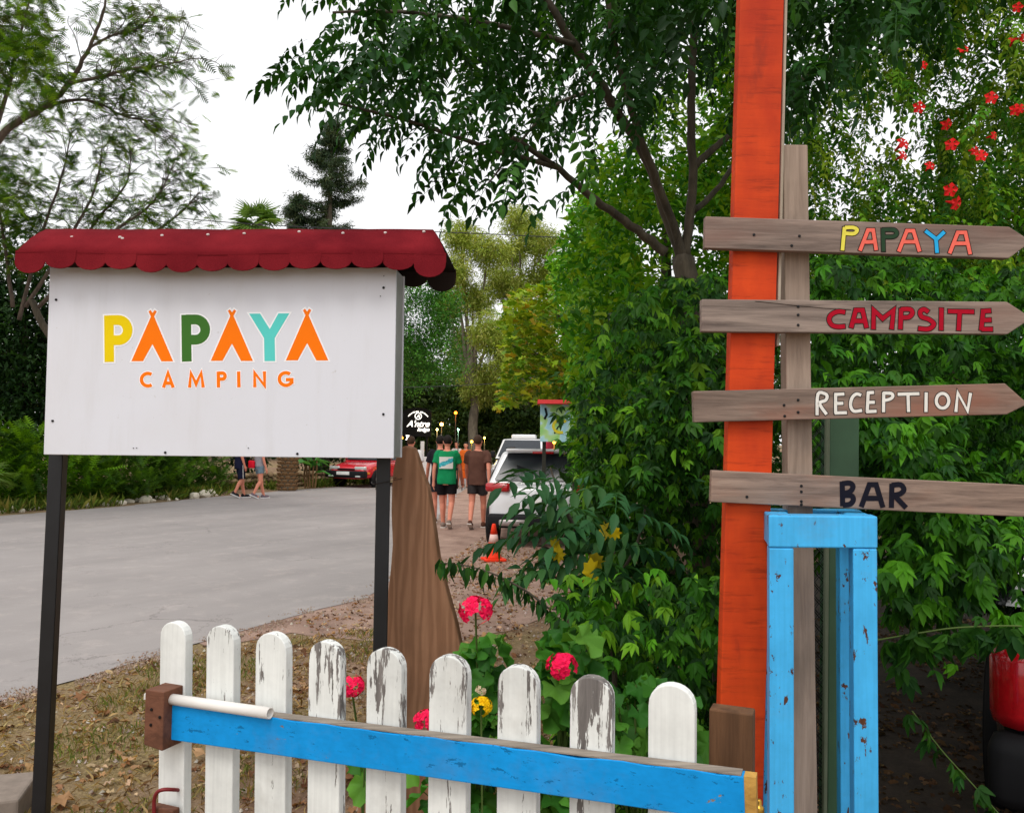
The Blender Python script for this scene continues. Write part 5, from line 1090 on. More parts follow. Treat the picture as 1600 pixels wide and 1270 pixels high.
# white estate car, tail towards us
CWH = plain('car_white', (222, 222, 224), 0.25, 0, .04, 3, .7)
pr = [(-2.2, .80, .70), (-2.14, 1.0, .82), (-1.9, 1.06, .89), (-1.0, 1.06, .91), (.6, 1.02, .91), (1.2, .98, .89), (1.8, .86, .85), (2.15, .66, .72)]
cc = G(862, 858); 
t, M = vehicle('white_car', 'white estate car seen from behind half hidden by leaves', (cc.x, cc.y + 2.25, 0), R(-4), CWH, 1.84, pr, (1.15, .35, -1.75, -2.1, 1.02, 1.50, .86, .66), .30, (1.4, -1.35), .34)
for s in (-1, 1):
    fit(t, M, 'tail_light', (s * .70, -2.13, .94), (.40, .14, .14), TAIL, .04, s * .22); fit(t, M, 'reflector', (s * .78, -2.16, .47), (.16, .05, .07), TAIL, .015, s * .15); fit(t, M, 'roof_rail', (s * .62, -.5, 1.54), (.04, 1.9, .04), PLAST, .01); fit(t, M, 'mirror', (s * 1.0, .8, 1.08), (.18, .1, .14), CWH, .04)
fit(t, M, 'bumper', (0, -2.18, .42), (1.72, .16, .22), PLAST, .05); fit(t, M, 'exhaust_trim', (-.46, -2.27, .40), (.42, .05, .10), PINKL, .03); fit(t, M, 'exhaust_trim', (.46, -2.27, .40), (.42, .05, .10), PINKL, .03)
fit(t, M, 'spoiler', (0, -1.82, 1.525), (1.2, .22, .05), CWH, .02); fit(t, M, 'brake_light', (0, -1.94, 1.49), (.34, .04, .035), TAIL, .008); fit(t, M, 'plate', (0, -2.265, .72), (.52, .012, .11), PLATE, .003)
wip = MB().tube([M @ Vector(p) for p in ((0, -2.08, 1.08), (-.2, -2.02, 1.2), (-.42, -1.98, 1.28))], .012, 5).obj('wiper', PLAST, t)
# dark car at the right, its tail lamp catching the light
BLK = plain('black_paint', (10, 11, 13), 0.12, 0, .1, 3, .8)
pr = [(-2.2, .85, .74), (-2.14, 1.05, .86), (-1.9, 1.1, .91), (-1.0, 1.1, .92), (.6, 1.04, .92), (1.2, 1.0, .9), (1.8, .88, .86), (2.15, .66, .74)]
bx_ = P(1532, 1150, 3.45).x
t, M = vehicle('black_car', 'black car parked under the vine with a red tail lamp', (bx_ + .70 + 1.23, 3.35 - .52 + 1.83, 0), R(-34), BLK, 1.86, pr, (1.15, .35, -1.75, -2.1, 1.06, 1.62, .88, .68), .30, (1.4, -1.35), .34)
for s in (-1, 1):
    fit(t, M, 'tail_light', (s * .79, -2.12, .72), (.20, .16, .36), TAIL, .075, s * .4); fit(t, M, 'mirror', (s * 1.0, .8, 1.1), (.18, .1, .14), BLK, .04)
fit(t, M, 'bumper', (0, -2.17, .40), (1.78, .2, .28), PLAST, .06)

# traffic cone
cp = G(771, 876); cn = thing('traffic_cone', cp, 'orange traffic cone with a pale band behind the white car', 'cone'); ORG = plain('cone_orange', (236, 62, 34), .5, 0, .1)
MB().box(cp + Vector((0, 0, .022)), (.30, .30, .04), Matrix.Rotation(.3, 3, 'Z')).obj('base', ORG, cn, bevel=.012)
MB().lathe([(.115, .042), (.104, .06), (.072, .26), (.0705, .262)], cp, up, 20).obj('cone', ORG, cn, True); MB().lathe([(.072, .261), (.052, .37)], cp, up, 20).obj('band', plain('cone_band', (226, 190, 180), .5), cn, True); MB().lathe([(.0525, .371), (.028, .50), (.02, .515)], cp, up, 20).obj('tip', ORG, cn, True)

# ================================================================== PEOPLE
def remesh(m, name, vox, smooth, mat, parent, disp=0.0, seed=0):
    me = m.mesh(name, None); o = bpy.data.objects.new('tmp', me); COL.objects.link(o)
    r = o.modifiers.new('r', 'REMESH'); r.mode = 'VOXEL'; r.voxel_size = vox; s = o.modifiers.new('s', 'SMOOTH'); s.factor = .5; s.iterations = smooth
    dg = bpy.context.evaluated_depsgraph_get(); dg.update(); nm = bpy.data.meshes.new_from_object(o.evaluated_get(dg)); nm.name = name
    bpy.data.objects.remove(o); bpy.data.meshes.remove(me); nm.materials.clear(); nm.materials.append(mat)
    if disp:
        for v in nm.vertices: v.co += v.normal * disp * mnoise.noise(Vector((v.co.x * 9 + seed, v.co.y * 9, v.co.z * 5)))
    nm.polygons.foreach_set('use_smooth', [True] * len(nm.polygons)); return link(name, nm, parent)
SKIN = plain('skin', (214, 140, 116), .5, 0, .08, 6); HAIR = plain('hair_dark', (30, 24, 20), .65, 0, .3, 60); HAIRB = plain('hair_brown', (62, 44, 32), .65, 0, .3, 60)
def loft(m, rings, n=18):
    V = []
    for c, rx, ry in rings:
        for k in range(n):
            a = 2 * math.pi * k / n; V.append(Vector(c) + Vector((rx * math.copysign(abs(math.cos(a)) ** .8, math.cos(a)), ry * math.copysign(abs(math.sin(a)) ** .8, math.sin(a)), 0)))
    L_ = len(rings); return m.add(V, [(i * n + k, i * n + (k + 1) % n, (i + 1) * n + (k + 1) % n, (i + 1) * n + k) for i in range(L_ - 1) for k in range(n)] + [tuple(range(n - 1, -1, -1)), tuple((L_ - 1) * n + k for k in range(n))])
def person(lab, loc, yaw, h, shirt, shorts, shoe, hair, stride=.16, arms=((.05, .12), (-.05, .1)), sex='m', hem=.86, short_len=.62, group=None, vox=.010, hairlen=0, sleeve=.5, sock=None, headturn=0.0, lead=1):
    """a walker facing +Y before yaw; stride = half the step; arms = (forward swing, elbow bend) left, right"""
    k = h / 1.75; M = Matrix.Translation(loc) @ Matrix.Rotation(yaw, 4, 'Z') @ Matrix.Scale(k, 4); t = thing('person', loc, lab, 'person', group)
    fem = sex == 'f'; sw = .165 if fem else .185; hw = .095
    B = MB(); J = {}
    for s, sd in ((-1, lead), (1, -lead)):
        hip = Vector((s * hw, 0, .90)); fy = sd * stride; lift = .05 if sd < 0 else 0.0
        ank = Vector((s * hw * .85, fy, .085 + lift * 1.4)); knee = Vector((s * hw, fy * .45 + .035 + (.05 if sd < 0 else 0), .49 + lift * .2)); J[s] = (hip, knee, ank)
        B.capsule(hip, knee, .085, .058); calf = knee.lerp(ank, .3) + Vector((0, -.015, 0)); B.capsule(knee, calf, .054, .054); B.capsule(calf, ank, .053, .036)
        foot = Vector((0, .13, -.045 - (lift * .9))); B.capsule(ank + Vector((0, -.03, -.03)), ank + foot, .04, .033)
        sh = Vector((s * sw, 0, 1.405)); af, eb = arms[0 if s < 0 else 1]; el = sh + Vector((s * .05, af * .9, -.29)); wr_ = el + Vector((s * .012, af * .5 + eb, -.24)); J['a%d' % s] = (sh, el, wr_)
        B.capsule(sh, el, .05, .038); B.capsule(el, el.lerp(wr_, .35), .039, .037); B.capsule(el.lerp(wr_, .35), wr_, .037, .026)
        d = (wr_ - el).normalized(); side = Vector((0, 1, 0)) - d * d.y; side.normalize(); pal = wr_ + d * .05; B.capsule(wr_, pal + d * .02, .026, .032)
        for q, ln in ((-.026, .075), (-.009, .085), (.009, .08), (.025, .065)):
            k0 = pal + side * q + d * .03; k1 = k0 + d * ln * .5 + Vector((-s * .006, 0, 0)); B.capsule(k0, k1, .0095, .009, 6); B.capsule(k1, k1 + d * ln * .45 + Vector((-s * .016, 0, 0)), .009, .0075, 6)
        th = wr_ + d * .03 + side * .022; B.capsule(th, th + d * .035 + side * .028, .011, .009, 6)
    loft(B, [((0, 0, .82), .10, .085), ((0, 0, .90), .155, .105), ((0, 0, 1.0), .15, .10), ((0, 0, 1.1), .135, .092), ((0, .005, 1.25), .155, .105), ((0, 0, 1.36), .165, .10), ((0, 0, 1.43), .14, .08), ((0, 0, 1.47), .075, .065)])
    B.capsule((0, 0, 1.44), (0, .012, 1.56), .056, .052)
    hc = Vector((0, .018, 1.635)); HM = Matrix.Rotation(headturn, 3, 'Z'); E = lambda x, y, z: hc + HM @ Vector((x, y, z))
    B.ball(hc, (.076, .094, .108), 16, 12, HM); B.ball(E(0, .05, -.055), (.052, .05, .055)); B.capsule(E(0, .088, .015), E(0, .108, -.022), .010, .014, 6); B.ball(E(0, .094, -.055), (.024, .010, .010)); B.ball(E(0, .082, -.088), (.022, .018, .016))
    for s in (-1, 1): B.ball(E(s * .078, -.006, -.008), (.010, .022, .031)); B.ball(E(s * .03, .083, .024), (.016, .012, .007))
    B.V = [M @ v for v in B.V]; remesh(B, 'body', vox, 3, SKIN, t)
    EY = plain('eye', (24, 20, 20), .3)
    for s in (-1, 1): m = MB().ball(E(s * .03, .0925, .010), (.011, .006, .006), 8, 6, HM); m.V = [M @ v for v in m.V]; m.obj('eye', EY, t)
    m = MB(); m.ball(E(0, -.014, .022), (.084, .096, .104), 16, 12, HM); m.ball(E(0, .03, .07), (.066, .06, .045), 12, 8, HM)
    if hairlen: loft(m, [(E(0, -.05, .05 - hairlen), .07, .04), (E(0, -.045, -.05), .088, .06), (E(0, -.03, .05), .085, .075)])
    # cut below the hairline at the front: keep what is behind or above the face
    keep = []; m.V = [v if (HM.transposed() @ (v - hc)).y < .052 or (v - hc).z > .045 else hc + (v - hc) * .72 for v in m.V]; m.V = [M @ v for v in m.V]; remesh(m, 'hair', .012, 2, hair, t, .006)
    S_ = MB(); loft(S_, [((0, 0, hem), .184, .140), ((0, 0, .95), .182, .138), ((0, 0, 1.08), .170, .128), ((0, 0, 1.25), .182, .130), ((0, -.004, 1.36), .186, .115), ((0, 0, 1.425), .165, .09), ((0, 0, 1.465), .088, .072)])
    for s in (-1, 1): sh, el, _ = J['a%d' % s]; S_.capsule(sh + Vector((-s * .02, 0, .008)), sh.lerp(el, .15), .066, .07); e = sh.lerp(el, sleeve + .12); S_.tube([sh.lerp(el, .05), sh.lerp(el, sleeve * .6), e], [.068, .068, .074], 14)
    S_.V = [M @ v for v in S_.V]; sho = remesh(S_, 'shirt', .013, 3, shirt, t, .012, rnd.uniform(0, 9))
    Q = MB(); loft(Q, [((0, 0, .84), .165, .118), ((0, 0, .92), .168, .12), ((0, 0, 1.0), .158, .112)])
    for s in (-1, 1): hip, knee, ank = J[s]; e = hip.lerp(knee, short_len) if short_len <= 1 else knee.lerp(ank, short_len - 1); Q.tube([hip + Vector((0, 0, .04)), hip.lerp(knee, short_len * .5), e], [.100, .098, .098 if not fem else .095], 14)
    Q.V = [M @ v for v in Q.V]; remesh(Q, 'shorts', .013, 2, shorts, t, .010, rnd.uniform(0, 9))
    for s in (-1, 1):
        ank = J[s][2]; lift = ank.z - .085; rot = Matrix.Rotation(-lift * 6, 3, 'X'); m = MB(); m.ball(ank + rot @ Vector((0, .05, -.035)), (.046, .135, .045), 12, 8, rot); m.ball(ank + Vector((0, -.035, -.02)), (.044, .05, .055)); m.V = [M @ v for v in m.V]; so_ = remesh(m, 'shoe', .012, 2, shoe, t)
        m = MB(); loft(m, [((0, 0, 0), 1, 1)]) if False else m.box((0, 0, 0), (.088, .275, .022), rot); m.V = [M @ (v + ank + rot @ Vector((0, .048, -.073))) for v in m.V]; m.obj('sole', sock or plain('sole_pale', (206, 198, 190), .7), so_, bevel=.008)
    return t, M, J
C = lambda n, c: plain('cloth_' + n, c, .85, 0, .16, 14, bump=.2)
g1 = G(697, 826); tg, Mg, Jg = person('person in a green shirt with a picture on the back and black shorts walking away', (g1.x, g1.y, 0), R(-4), 1.76, C('green', (20, 128, 78)), C('black', (22, 20, 22)), C('taupe', (128, 112, 102)), HAIR, .15, ((-.04, .05), (.10, .14)), vox=.009, hem=.84, headturn=.25)
m = MB(); V = []; n = 8
for i in range(n + 1):
    for j in range(n + 1):
        x = -.13 + .26 * i / n; z = 1.13 + .22 * j / n; V.append(Mg @ Vector((x, -(.140 * (1 - (abs(x) / .21) ** 2.5) ** .5 + .006), z)))
m.add(V, [(i * (n + 1) + j, (i + 1) * (n + 1) + j, (i + 1) * (n + 1) + j + 1, i * (n + 1) + j + 1) for i in range(n) for j in range(n)])
pm = NT('shirt_print'); co = pm.coords((1, 1, 1), 'Generated'); 
sx = pm.new('ShaderNodeSeparateXYZ'); pm.l.new(co, sx.inputs[0]); dgl = pm.math('ABSOLUTE', pm.math('SUBTRACT', pm.math('SUBTRACT', sx.outputs['Z'], pm.math('MULTIPLY', sx.outputs['X'], .5)), pm.math('ADD', .08, pm.math('MULTIPLY', pm.noise(co, 3, 2), .35))))
pm.col(pm.mix(pm.ramp(dgl, [(.16, 1.0), (.2, 0.0)]), lin(206, 204, 196), pm.ramp(pm.noise(co, 7, 3), [(.4, lin(20, 120, 140)), (.6, lin(70, 190, 196))]))); pm.rough(.8)
pr_ = m.obj('shirt_print', pm.m, tg, True); 
ph = Mg @ (Jg['a1'][2] + Vector((0, .04, -.1))); tag(MB().box(ph, (.012, .08, .15)).obj('mobile_phone', PLAST, None, bevel=.004), 'dark mobile phone in the hand of the walker in green', 'phone')
g2 = G(745, 826); person('person in a brown shirt and dark grey shorts walking away', (g2.x, g2.y, 0), R(-8), 1.77, C('brown', (92, 62, 52)), C('charcoal', (52, 48, 48)), C('brownshoe', (92, 60, 48)), HAIRB, .24, ((.14, .10), (-.14, .04)), vox=.009, hem=.82, lead=-1, headturn=-.2)
g3 = G(686, 818); person('person in a dark shirt walking just ahead of the one in green', (g3.x, g3.y, 0), R(6), 1.76, C('dark', (34, 32, 38)), C('darkshort', (40, 40, 46)), C('sandal', (110, 84, 70)), HAIR, .14, ((.12, .16), (.05, .05)), vox=.013)
g4 = G(640, 815); person('person in a white shirt walking behind the leaning plank', (g4.x, g4.y, 0), R(-10), 1.74, C('whiteshirt', (214, 210, 208)), C('navyshort', (40, 44, 62)), C('sandal', (110, 84, 70)), HAIRB, .14, ((.05, .05), (-.05, .08)), vox=.013)
g5 = G(713, 762); person('person with long dark hair in a white top beyond the walkers', (g5.x, g5.y, 0), R(160), 1.64, C('whiteshirt', (214, 210, 208)), C('darkshort', (40, 40, 46)), C('sandal', (110, 84, 70)), HAIR, .08, ((.1, .2), (.1, .2)), 'f', vox=.014, hairlen=.16)
g6 = G(727, 763); person('person in a long orange dress beyond the walkers', (g6.x, g6.y, 0), R(175), 1.60, C('orange', (224, 104, 40)), C('orange', (224, 104, 40)), C('sandal', (110, 84, 70)), HAIR, .06, ((.08, .15), (.08, .12)), 'f', vox=.014, hem=.7, short_len=1.3, hairlen=.14)
g7 = G(374, 778); tc, Mc, Jc = person('person in a navy top and long navy shorts with a white stripe', (g7.x, g7.y, 0), R(-50), 1.78, C('navy', (28, 30, 54)), C('navyshort2', (26, 28, 50)), C('trainerdark', (40, 38, 42)), HAIR, .16, ((.05, .08), (-.05, .1)), vox=.011, short_len=.95, hem=.8, sock=plain('sole_white', (236, 236, 236), .6))
for s in (-1, 1): hip, knee, _ = Jc[s]; MB().tube([Mc @ (hip + Vector((s * .10, 0, 0))), Mc @ (hip.lerp(knee, .5) + Vector((s * .102, 0, 0))), Mc @ (hip.lerp(knee, .93) + Vector((s * .104, 0, 0)))], .010, 6).obj('stripe', C('whiteshirt', (214, 210, 208)), tc)
g8 = G(404, 779); tw_, Mw, Jw = person('person in a grey top and denim shorts carrying a red bag', (g8.x, g8.y, 0), R(-45), 1.66, C('greytop', (150, 146, 152)), C('denim', (112, 130, 142)), C('trainergrey', (110, 96, 104)), HAIRB, .2, ((.05, .08), (.02, .06)), 'f', vox=.011, short_len=.42, hem=.92, hairlen=.2, sleeve=.3, sock=MATS['sole_white'])
bg = thing('shoulder_bag', tuple(Mw @ Vector((-.16, -.13, .9))), 'red shoulder bag on the hip of the walker in denim shorts', 'bag')
mb_ = MB().box((0, 0, 0), (.26, .10, .22)); mb_.V = [Mw @ (v + Vector((-.10, -.19, .99))) for v in mb_.V]; mb_.obj('pouch', plain('bag_red', (214, 24, 46), .5), bg, True, bevel=.03); MB().tube([Mw @ Vector(p) for p in ((-.2, -.19, 1.08), (-.05, -.15, 1.3), (.14, -.06, 1.47))], .010, 6).obj('strap', PLAST, bg)

# ================================================================== BACKGROUND STREET THINGS
def text_mesh(s, size, shear=0.0, bold=0.0):
    c = bpy.data.curves.new('t', 'FONT'); c.body = s; c.size = size; c.shear = shear; c.offset = bold; c.extrude = 0.004; c.align_x = 'CENTER'; o = bpy.data.objects.new('t', c); COL.objects.link(o)
    dg = bpy.context.evaluated_depsgraph_get(); dg.update(); me = bpy.data.meshes.new_from_object(o.evaluated_get(dg)); bpy.data.objects.remove(o); return me
ld = 28.0; lk = ld / F
lo_ = thing('lodge_sign', (P(652, 700, ld).x, ld, 0), 'black arched sign with lit white lettering A\'ntre lodge', 'sign'); WL = glow('lit_white', (255, 250, 240), 1.6)
pc = P(652, 660, ld); pw, phh = 44 * lk / 2, 44 * lk
BKP = plain('sign_black', (20, 19, 18), .6)
MB().prism([(-pw, -phh / 2), (pw, -phh / 2), (pw, phh * .36)] + [(pw * math.cos(a), phh * .36 + .16 * math.sin(a)) for a in [math.pi * i / 12 for i in range(1, 12)]] + [(-pw, phh * .36)], pc, Vector((1, 0, 0)), up, Vector((0, -1, 0)), .06).obj('panel', BKP, lo_)
for dx in (-pw * .7, pw * .7): MB().box((pc.x + dx, ld + .03, (pc.z - phh / 2) / 2), (.07, .07, pc.z - phh / 2)).obj('leg', BKP, lo_)
def put_text(s, px, py, size, shear, bold, parent, mat, d):
    me = text_mesh(s, size, shear, bold); me.materials.clear(); me.materials.append(mat); q = P(px, py, d)
    link('lettering', me, parent, Matrix.Translation(q) @ Matrix.Rotation(R(90), 4, 'X'))
put_text("A'ntre", 653, 666.5, 13.5 * lk, .35, .006, lo_, WL, ld - .075); put_text("lodge", 661, 673.5, 8.5 * lk, .35, .005, lo_, WL, ld - .075)
m = MB()
for i in range(17):
    a = R(142 - 104 * i / 16); r_ = 19 * lk
    if i in (9,): continue
    q = P(653, 662, ld - .07) + Vector((math.cos(a) * r_, 0, math.sin(a) * r_)); m.box(q, (.020 + .012 * (i % 3), .01, .035 + .015 * (i % 2)), Matrix.Rotation(-(a - math.pi / 2), 3, 'Y'))
m.obj('lettering', WL, lo_)
q = P(653.5, 650, ld - .07); MB().tube([q + Vector((math.cos(a) * 5 * lk, 0, math.sin(a) * 5 * lk)) for a in [2 * math.pi * i / 20 for i in range(21)]], .014, 6).obj('emblem_ring', WL, lo_, True); put_text('A', 653, 653, 8 * lk, .3, .002, lo_, WL, ld - .075)
q = P(637, 683.5, 24); hg = MB().prism([(-.055, .07), (.055, .07), (.02, 0), (.06, -.075), (-.06, -.075), (-.02, 0)], q, Vector((1, 0, 0)), up, Vector((0, -1, 0)), .05).obj('lit_marker', WL); tag(hg, 'small lit white hourglass shaped marker below the lodge sign', 'marker')
# street lamps
POLE = plain('lamp_pole', (52, 52, 44), .6, .3)
def lamp(px, py, d, r, col, st, lab, arm=True):
    r *= .68; st *= 2.2
    b = P(px, py, d); t = thing('street_lamp', (b.x, d, 0), lab, 'lamp', 'lit lamps along the road'); g_ = glow('bulb_%d_%d' % (px, py), col, st)
    MB().tube([(b.x, d, 0), (b.x, d, b.z - r * 1.0)], [.022, .014], 8).obj('pole', POLE, t, True); MB().ball(b, r, 14, 10).obj('globe', g_, t, True); MB().lathe([(r * .5, -r * 1.15), (r * .55, -r * .85), (r * .3, -r * .75)], b, up, 10).obj('collar', POLE, t, True)
    l_ = bpy.data.lights.new('lamp_light', 'POINT'); l_.energy = 14 * (d / 28) ** 2; l_.color = lin(*col); l_.shadow_soft_size = r * 1.2; lo2 = bpy.data.objects.new('lamp_light', l_); COL.objects.link(lo2); lo2.parent = t; lo2.location = b - Vector((b.x, d, 0)) + Vector((0, -r * 1.6, 0))
for a in ((690, 663, 27, .085, (255, 176, 80), 9, 'bright warm lamp globe right of the lodge sign'), (712, 645, 29, .075, (255, 130, 30), 5, 'tallest orange lamp globe above the walkers'), (683, 671, 26, .05, (255, 214, 140), 5, 'small warm lamp close beside the bright globe'), (716, 671, 28, .045, (190, 255, 220), 4, 'small greenish white lamp under the tallest globe'),
          (627, 684, 22, .07, (255, 150, 40), 6, 'orange lamp at the edge of the camping sign'), (737, 690, 30, .07, (255, 200, 60), 5, 'yellow lamp between the two walkers'), (757, 684, 31, .06, (255, 206, 90), 4, 'yellow lamp beside the white van'), (866, 691, 16, .045, (255, 170, 50), 6, 'orange lamp under the painted billboard'), (966, 708, 9.0, .022, (255, 140, 60), 5, 'tiny orange lamp shining through the hedge')): lamp(*a)
# low white fence panel with dark chevrons, white post
fd = 25.0; fp2 = thing('low_fence', (P(672, 730, fd).x, fd, 0), 'low whitewashed fence panel with dark chevrons past the plank', 'fence')
a, b_ = P(628, 713, fd), P(700, 713, fd); MB().box(((a.x + b_.x) / 2, fd, a.z / 2), (b_.x - a.x, .06, a.z)).obj('panel', plain('whitewash', (206, 200, 196), .7, 0, .1, 5), fp2, bevel=.01)
for i in range(3):
    x0 = a.x + .25 + i * .45
    for s in (-1, 1): MB().tube([(x0 + s * .17, fd - .045, .28), (x0, fd - .045, .62)], .022, 6).obj('chevron_bar', PLAST, fp2)
wpb = P(660, 700, 25.4); tag(MB().box((wpb.x, 25.4, .8), (.11, .09, 1.64)).obj('white_post', plain('whitewash', (206, 200, 196), .7), None, bevel=.01), 'plain white post standing behind the chevron fence panel', 'post')
# painted billboard with a red roof
bd_ = 11.5; bq0, bq1 = P(844, 690, bd_), P(906, 632, bd_); bb = thing('billboard', ((bq0.x + bq1.x) / 2, bd_, 0), 'painted blue and green billboard under a small red roof', 'billboard')
t = NT('mural'); co = t.coords(); mn = t.noise(co, 5.5, 1, .4, .4)
t.col(t.ramp(mn, [(.36, lin(150, 210, 120)), (.46, lin(184, 222, 150)), (.50, lin(186, 226, 232)), (.62, lin(160, 214, 230))])); t.rough(.5)
bw2, bh2 = bq1.x - bq0.x, bq1.z - bq0.z; MB().box(((bq0.x + bq1.x) / 2, bd_ + .03, (bq0.z + bq1.z) / 2), (bw2, .05, bh2)).obj('panel', t.m, bb, bevel=.004)
OB_ = Vector((bq0.x, bd_ + .004, bq0.z)); X_, N_ = Vector((1, 0, 0)), Vector((0, -1, 0)); m = MB(); m.ribbon([(.33 * bw2 + .1 + .10 * math.cos(a), .42 * bh2 + .09 * math.sin(a)) for a in [R(40 + 12 * i) for i in range(22)]], .04, OB_, X_, up, N_, .004); m.obj('yellow_ring', ink('mural_yellow', (222, 208, 60)), bb)
m = MB(); m.ribbon([(.10 * bw2, .60 * bh2), (.16 * bw2, .72 * bh2), (.12 * bw2, .9 * bh2)], .03, OB_, X_, up, N_, .003); m.ribbon([(.36 * bw2, .22 * bh2), (.45 * bw2, .4 * bh2), (.6 * bw2, .52 * bh2)], .018, OB_, X_, up, N_, .003); m.obj('dark_leaves', plain('mural_dark', (24, 34, 40), .6), bb)
MB().prism([(-.2, 0), (.2, 0), (.14, .06), (-.14, .06)], Vector((bq0.x - .04, bd_ + .05, bq1.z)), Vector((0, 1, 0)), up, Vector((1, 0, 0)), bw2 + .08).obj('roof', plain('roof_red', (190, 54, 54), .7), bb, bevel=.006)
for x in (bq0.x + .06, bq1.x - .06): MB().box((x, bd_ + .10, bq0.z / 2 + .1), (.05, .05, bq0.z + .2)).obj('leg', POLE, bb)
# cables
CAB = plain('cable', (60, 60, 62), .6)
def cable(pts, d, r, lab): tag(MB().tube(smoothpath([P(x, y, dd) for x, y, dd in pts], 8), r, 5).obj('power_cable', CAB), lab, 'cable')
cable([(-80, 296, 21), (30, 311, 20.5), (200, 333, 20), (420, 352, 19.5), (720, 364, 18.5), (900, 372, 18), (1010, 372, 17.5)], 20, .011, 'thin dark power cable passing above the red sign roof')
cable([(560, 606, 24), (640, 605, 24), (760, 600, 23), (840, 588, 22)], 24, .010, 'thin power cable sagging in front of the eucalyptus trees')
# low rubble wall, stones along the far kerb
wl_ = thing('rubble_wall', tuple(P(420, 770, 26.5).xy.to_3d()), 'low rubble wall behind the walking couple', 'wall')
RUB = [plain('rubble_%d' % i, c, .9, 0, .25, 8, bump=.5) for i, c in enumerate(((134, 112, 86), (156, 134, 104), (112, 94, 72)))]
def rockmesh(name, mat, seed):
    m = MB().ball((0, 0, 0), (.5, .42, .36), 9, 6); m.V = [v * (1 + .35 * mnoise.noise(v * 2.2 + Vector((seed, 0, 0)))) for v in m.V]; return m.mesh(name, mat, False)
RK = [rockmesh('stone', RUB[i % 3], i * 3.1) for i in range(6)]
wa, wb_ = P(335, 770, 25.8), P(512, 770, 29.3); dv = wb_.xy - wa.xy; nW = 24
for row in range(3):
    for i in range(nW):
        q = wa.xy + dv * ((i + .5 * row) / nW); link('stone', RK[(i + row) % 6], wl_, Matrix.Translation((q.x, q.y, .10 + row * .17)) @ Matrix.Rotation(rnd.uniform(0, 6), 4, 'Z') @ Matrix.Diagonal((.27 * rnd.uniform(.85, 1.2), .25, .24 * rnd.uniform(.85, 1.2), 1)))
PALE = [rockmesh('kerb_stone', plain('pale_stone', (206, 198, 180), .9, 0, .15, 10, bump=.4), i * 5.3 + 1) for i in range(5)]
for i in range(40):
    x = -60 + i * 10.2 + rnd.uniform(-4, 4); y = 803.5 - (x / 330) * 27 + rnd.uniform(-4, .5); q = G(x, y); s_ = rnd.uniform(.10, .24) * (1.5 if 180 < x < 340 and rnd.random() < .4 else 1)
    o = link('kerb_stone', PALE[i % 5]); o.matrix_basis = Matrix.Translation((q.x, q.y, s_ * .2)) @ Matrix.Rotation(rnd.uniform(0, 6), 4, 'Z') @ Matrix.Diagonal((s_ * 1.3, s_, s_, 1)); tag(o, 'pale rounded stone edging the far side of the road', 'stone', 'stones along the far edge of the road')
# broad leaved plant by the red car and bare brown stalks
bn = thing('banana_plant', tuple(P(490, 750, 27.5).xy.to_3d()), 'broad leaved plant with brown stalks beside the red car', 'plant')
TB = [leaflet(.9, .26, .15, .5), leaflet(.75, .24, .2, .6)]; n = 12; bz = P(493, 728, 27.5); leaf_parts(bn, temp_meshes('leaf', TB, [(66, 124, 56), (92, 150, 78)], LEAF), np.tile(np.array([[bz.x, 27.5, .75]]), (n, 1)) + rng.normal(0, .12, (n, 3)), rots(n, None, (.1, 1.0)), rng.uniform(.7, 1, n))
for i in range(5): x = bz.x - .1 + i * .08 - .2; MB().tube([(x, 27.4, 0), (x + rnd.uniform(-.05, .05), 27.4, .5), (x + rnd.uniform(-.1, .1), 27.4, .95)], .03, 6).obj('stalk', SCL, bn)
# concrete block in the near corner
bq = G(8, 1262); tag(MB().prism([(-.32, -.2), (.10, -.2), (.11, .12), (-.32, .14)], Vector((bq.x, bq.y, -.02)), Vector((.95, .3, 0)), Vector((-.3, .95, 0)), up, .13).obj('kerb_block', plain('concrete', (134, 122, 112), .9, 0, .2, 20, bump=.5), None, bevel=.012), 'grey concrete block at the foot of the left black post', 'block')

# ================================================================== GRASS, LITTER AND FALLEN LEAVES
def gscatter(poly, n, cl, thr, seed, z=0.0):
    xs = [p[0] for p in poly]; ys = [p[1] for p in poly]; out = []; got = 0
    for _ in range(40):
        x = rng.uniform(min(xs), max(xs), n * 3); y = rng.uniform(min(ys), max(ys), n * 3); k = inpoly(poly, x, y); p = np.stack([x[k], y[k], np.full(k.sum(), z)], -1)
        if cl: p = p[clumpy(p, cl, seed) > thr]
        out.append(p); got += len(p)
        if got >= n: break
    return np.vstack(out)[:n]
T_BLA = [(np.array([(-.004, 0, 0), (.004, 0, 0), (0, .012 * i, .06), (.003, .05 + .01 * i, .10)]), [(0, 1, 2), (2, 1, 3)]) for i in range(1, 4)]
near_poly = [(q.x, q.y) for q in (G(-250, 1190), G(0, 1108), G(300, 1022), G(575, 985), G(700, 1010), G(900, 1060), G(1100, 1150))] + [(1.2, 2.0), (-2.6, 2.0)]
foliage(None, T_BLA, gscatter(near_poly, 11000, 1.6, .06, 3.0, .0), [(96, 110, 46), (116, 124, 56), (136, 128, 74), (84, 98, 44), (140, 120, 76)], (.22, .55), 'grass', LEAFV, (-.4, .6), (-.4, .4))
foliage(None, T_BLA, gscatter(near_poly, 14000, 2.2, -.3, 5.0, .0), [(166, 142, 92), (148, 120, 74), (182, 160, 112), (120, 92, 58)], (.3, .7), 'dry_grass', LEAFV, (-1.5, .2), (-.8, .8))
T_LIT = [leaflet(.035, .018, .3, .2), (lobed(rnd, .045, 5, .4, .2))]
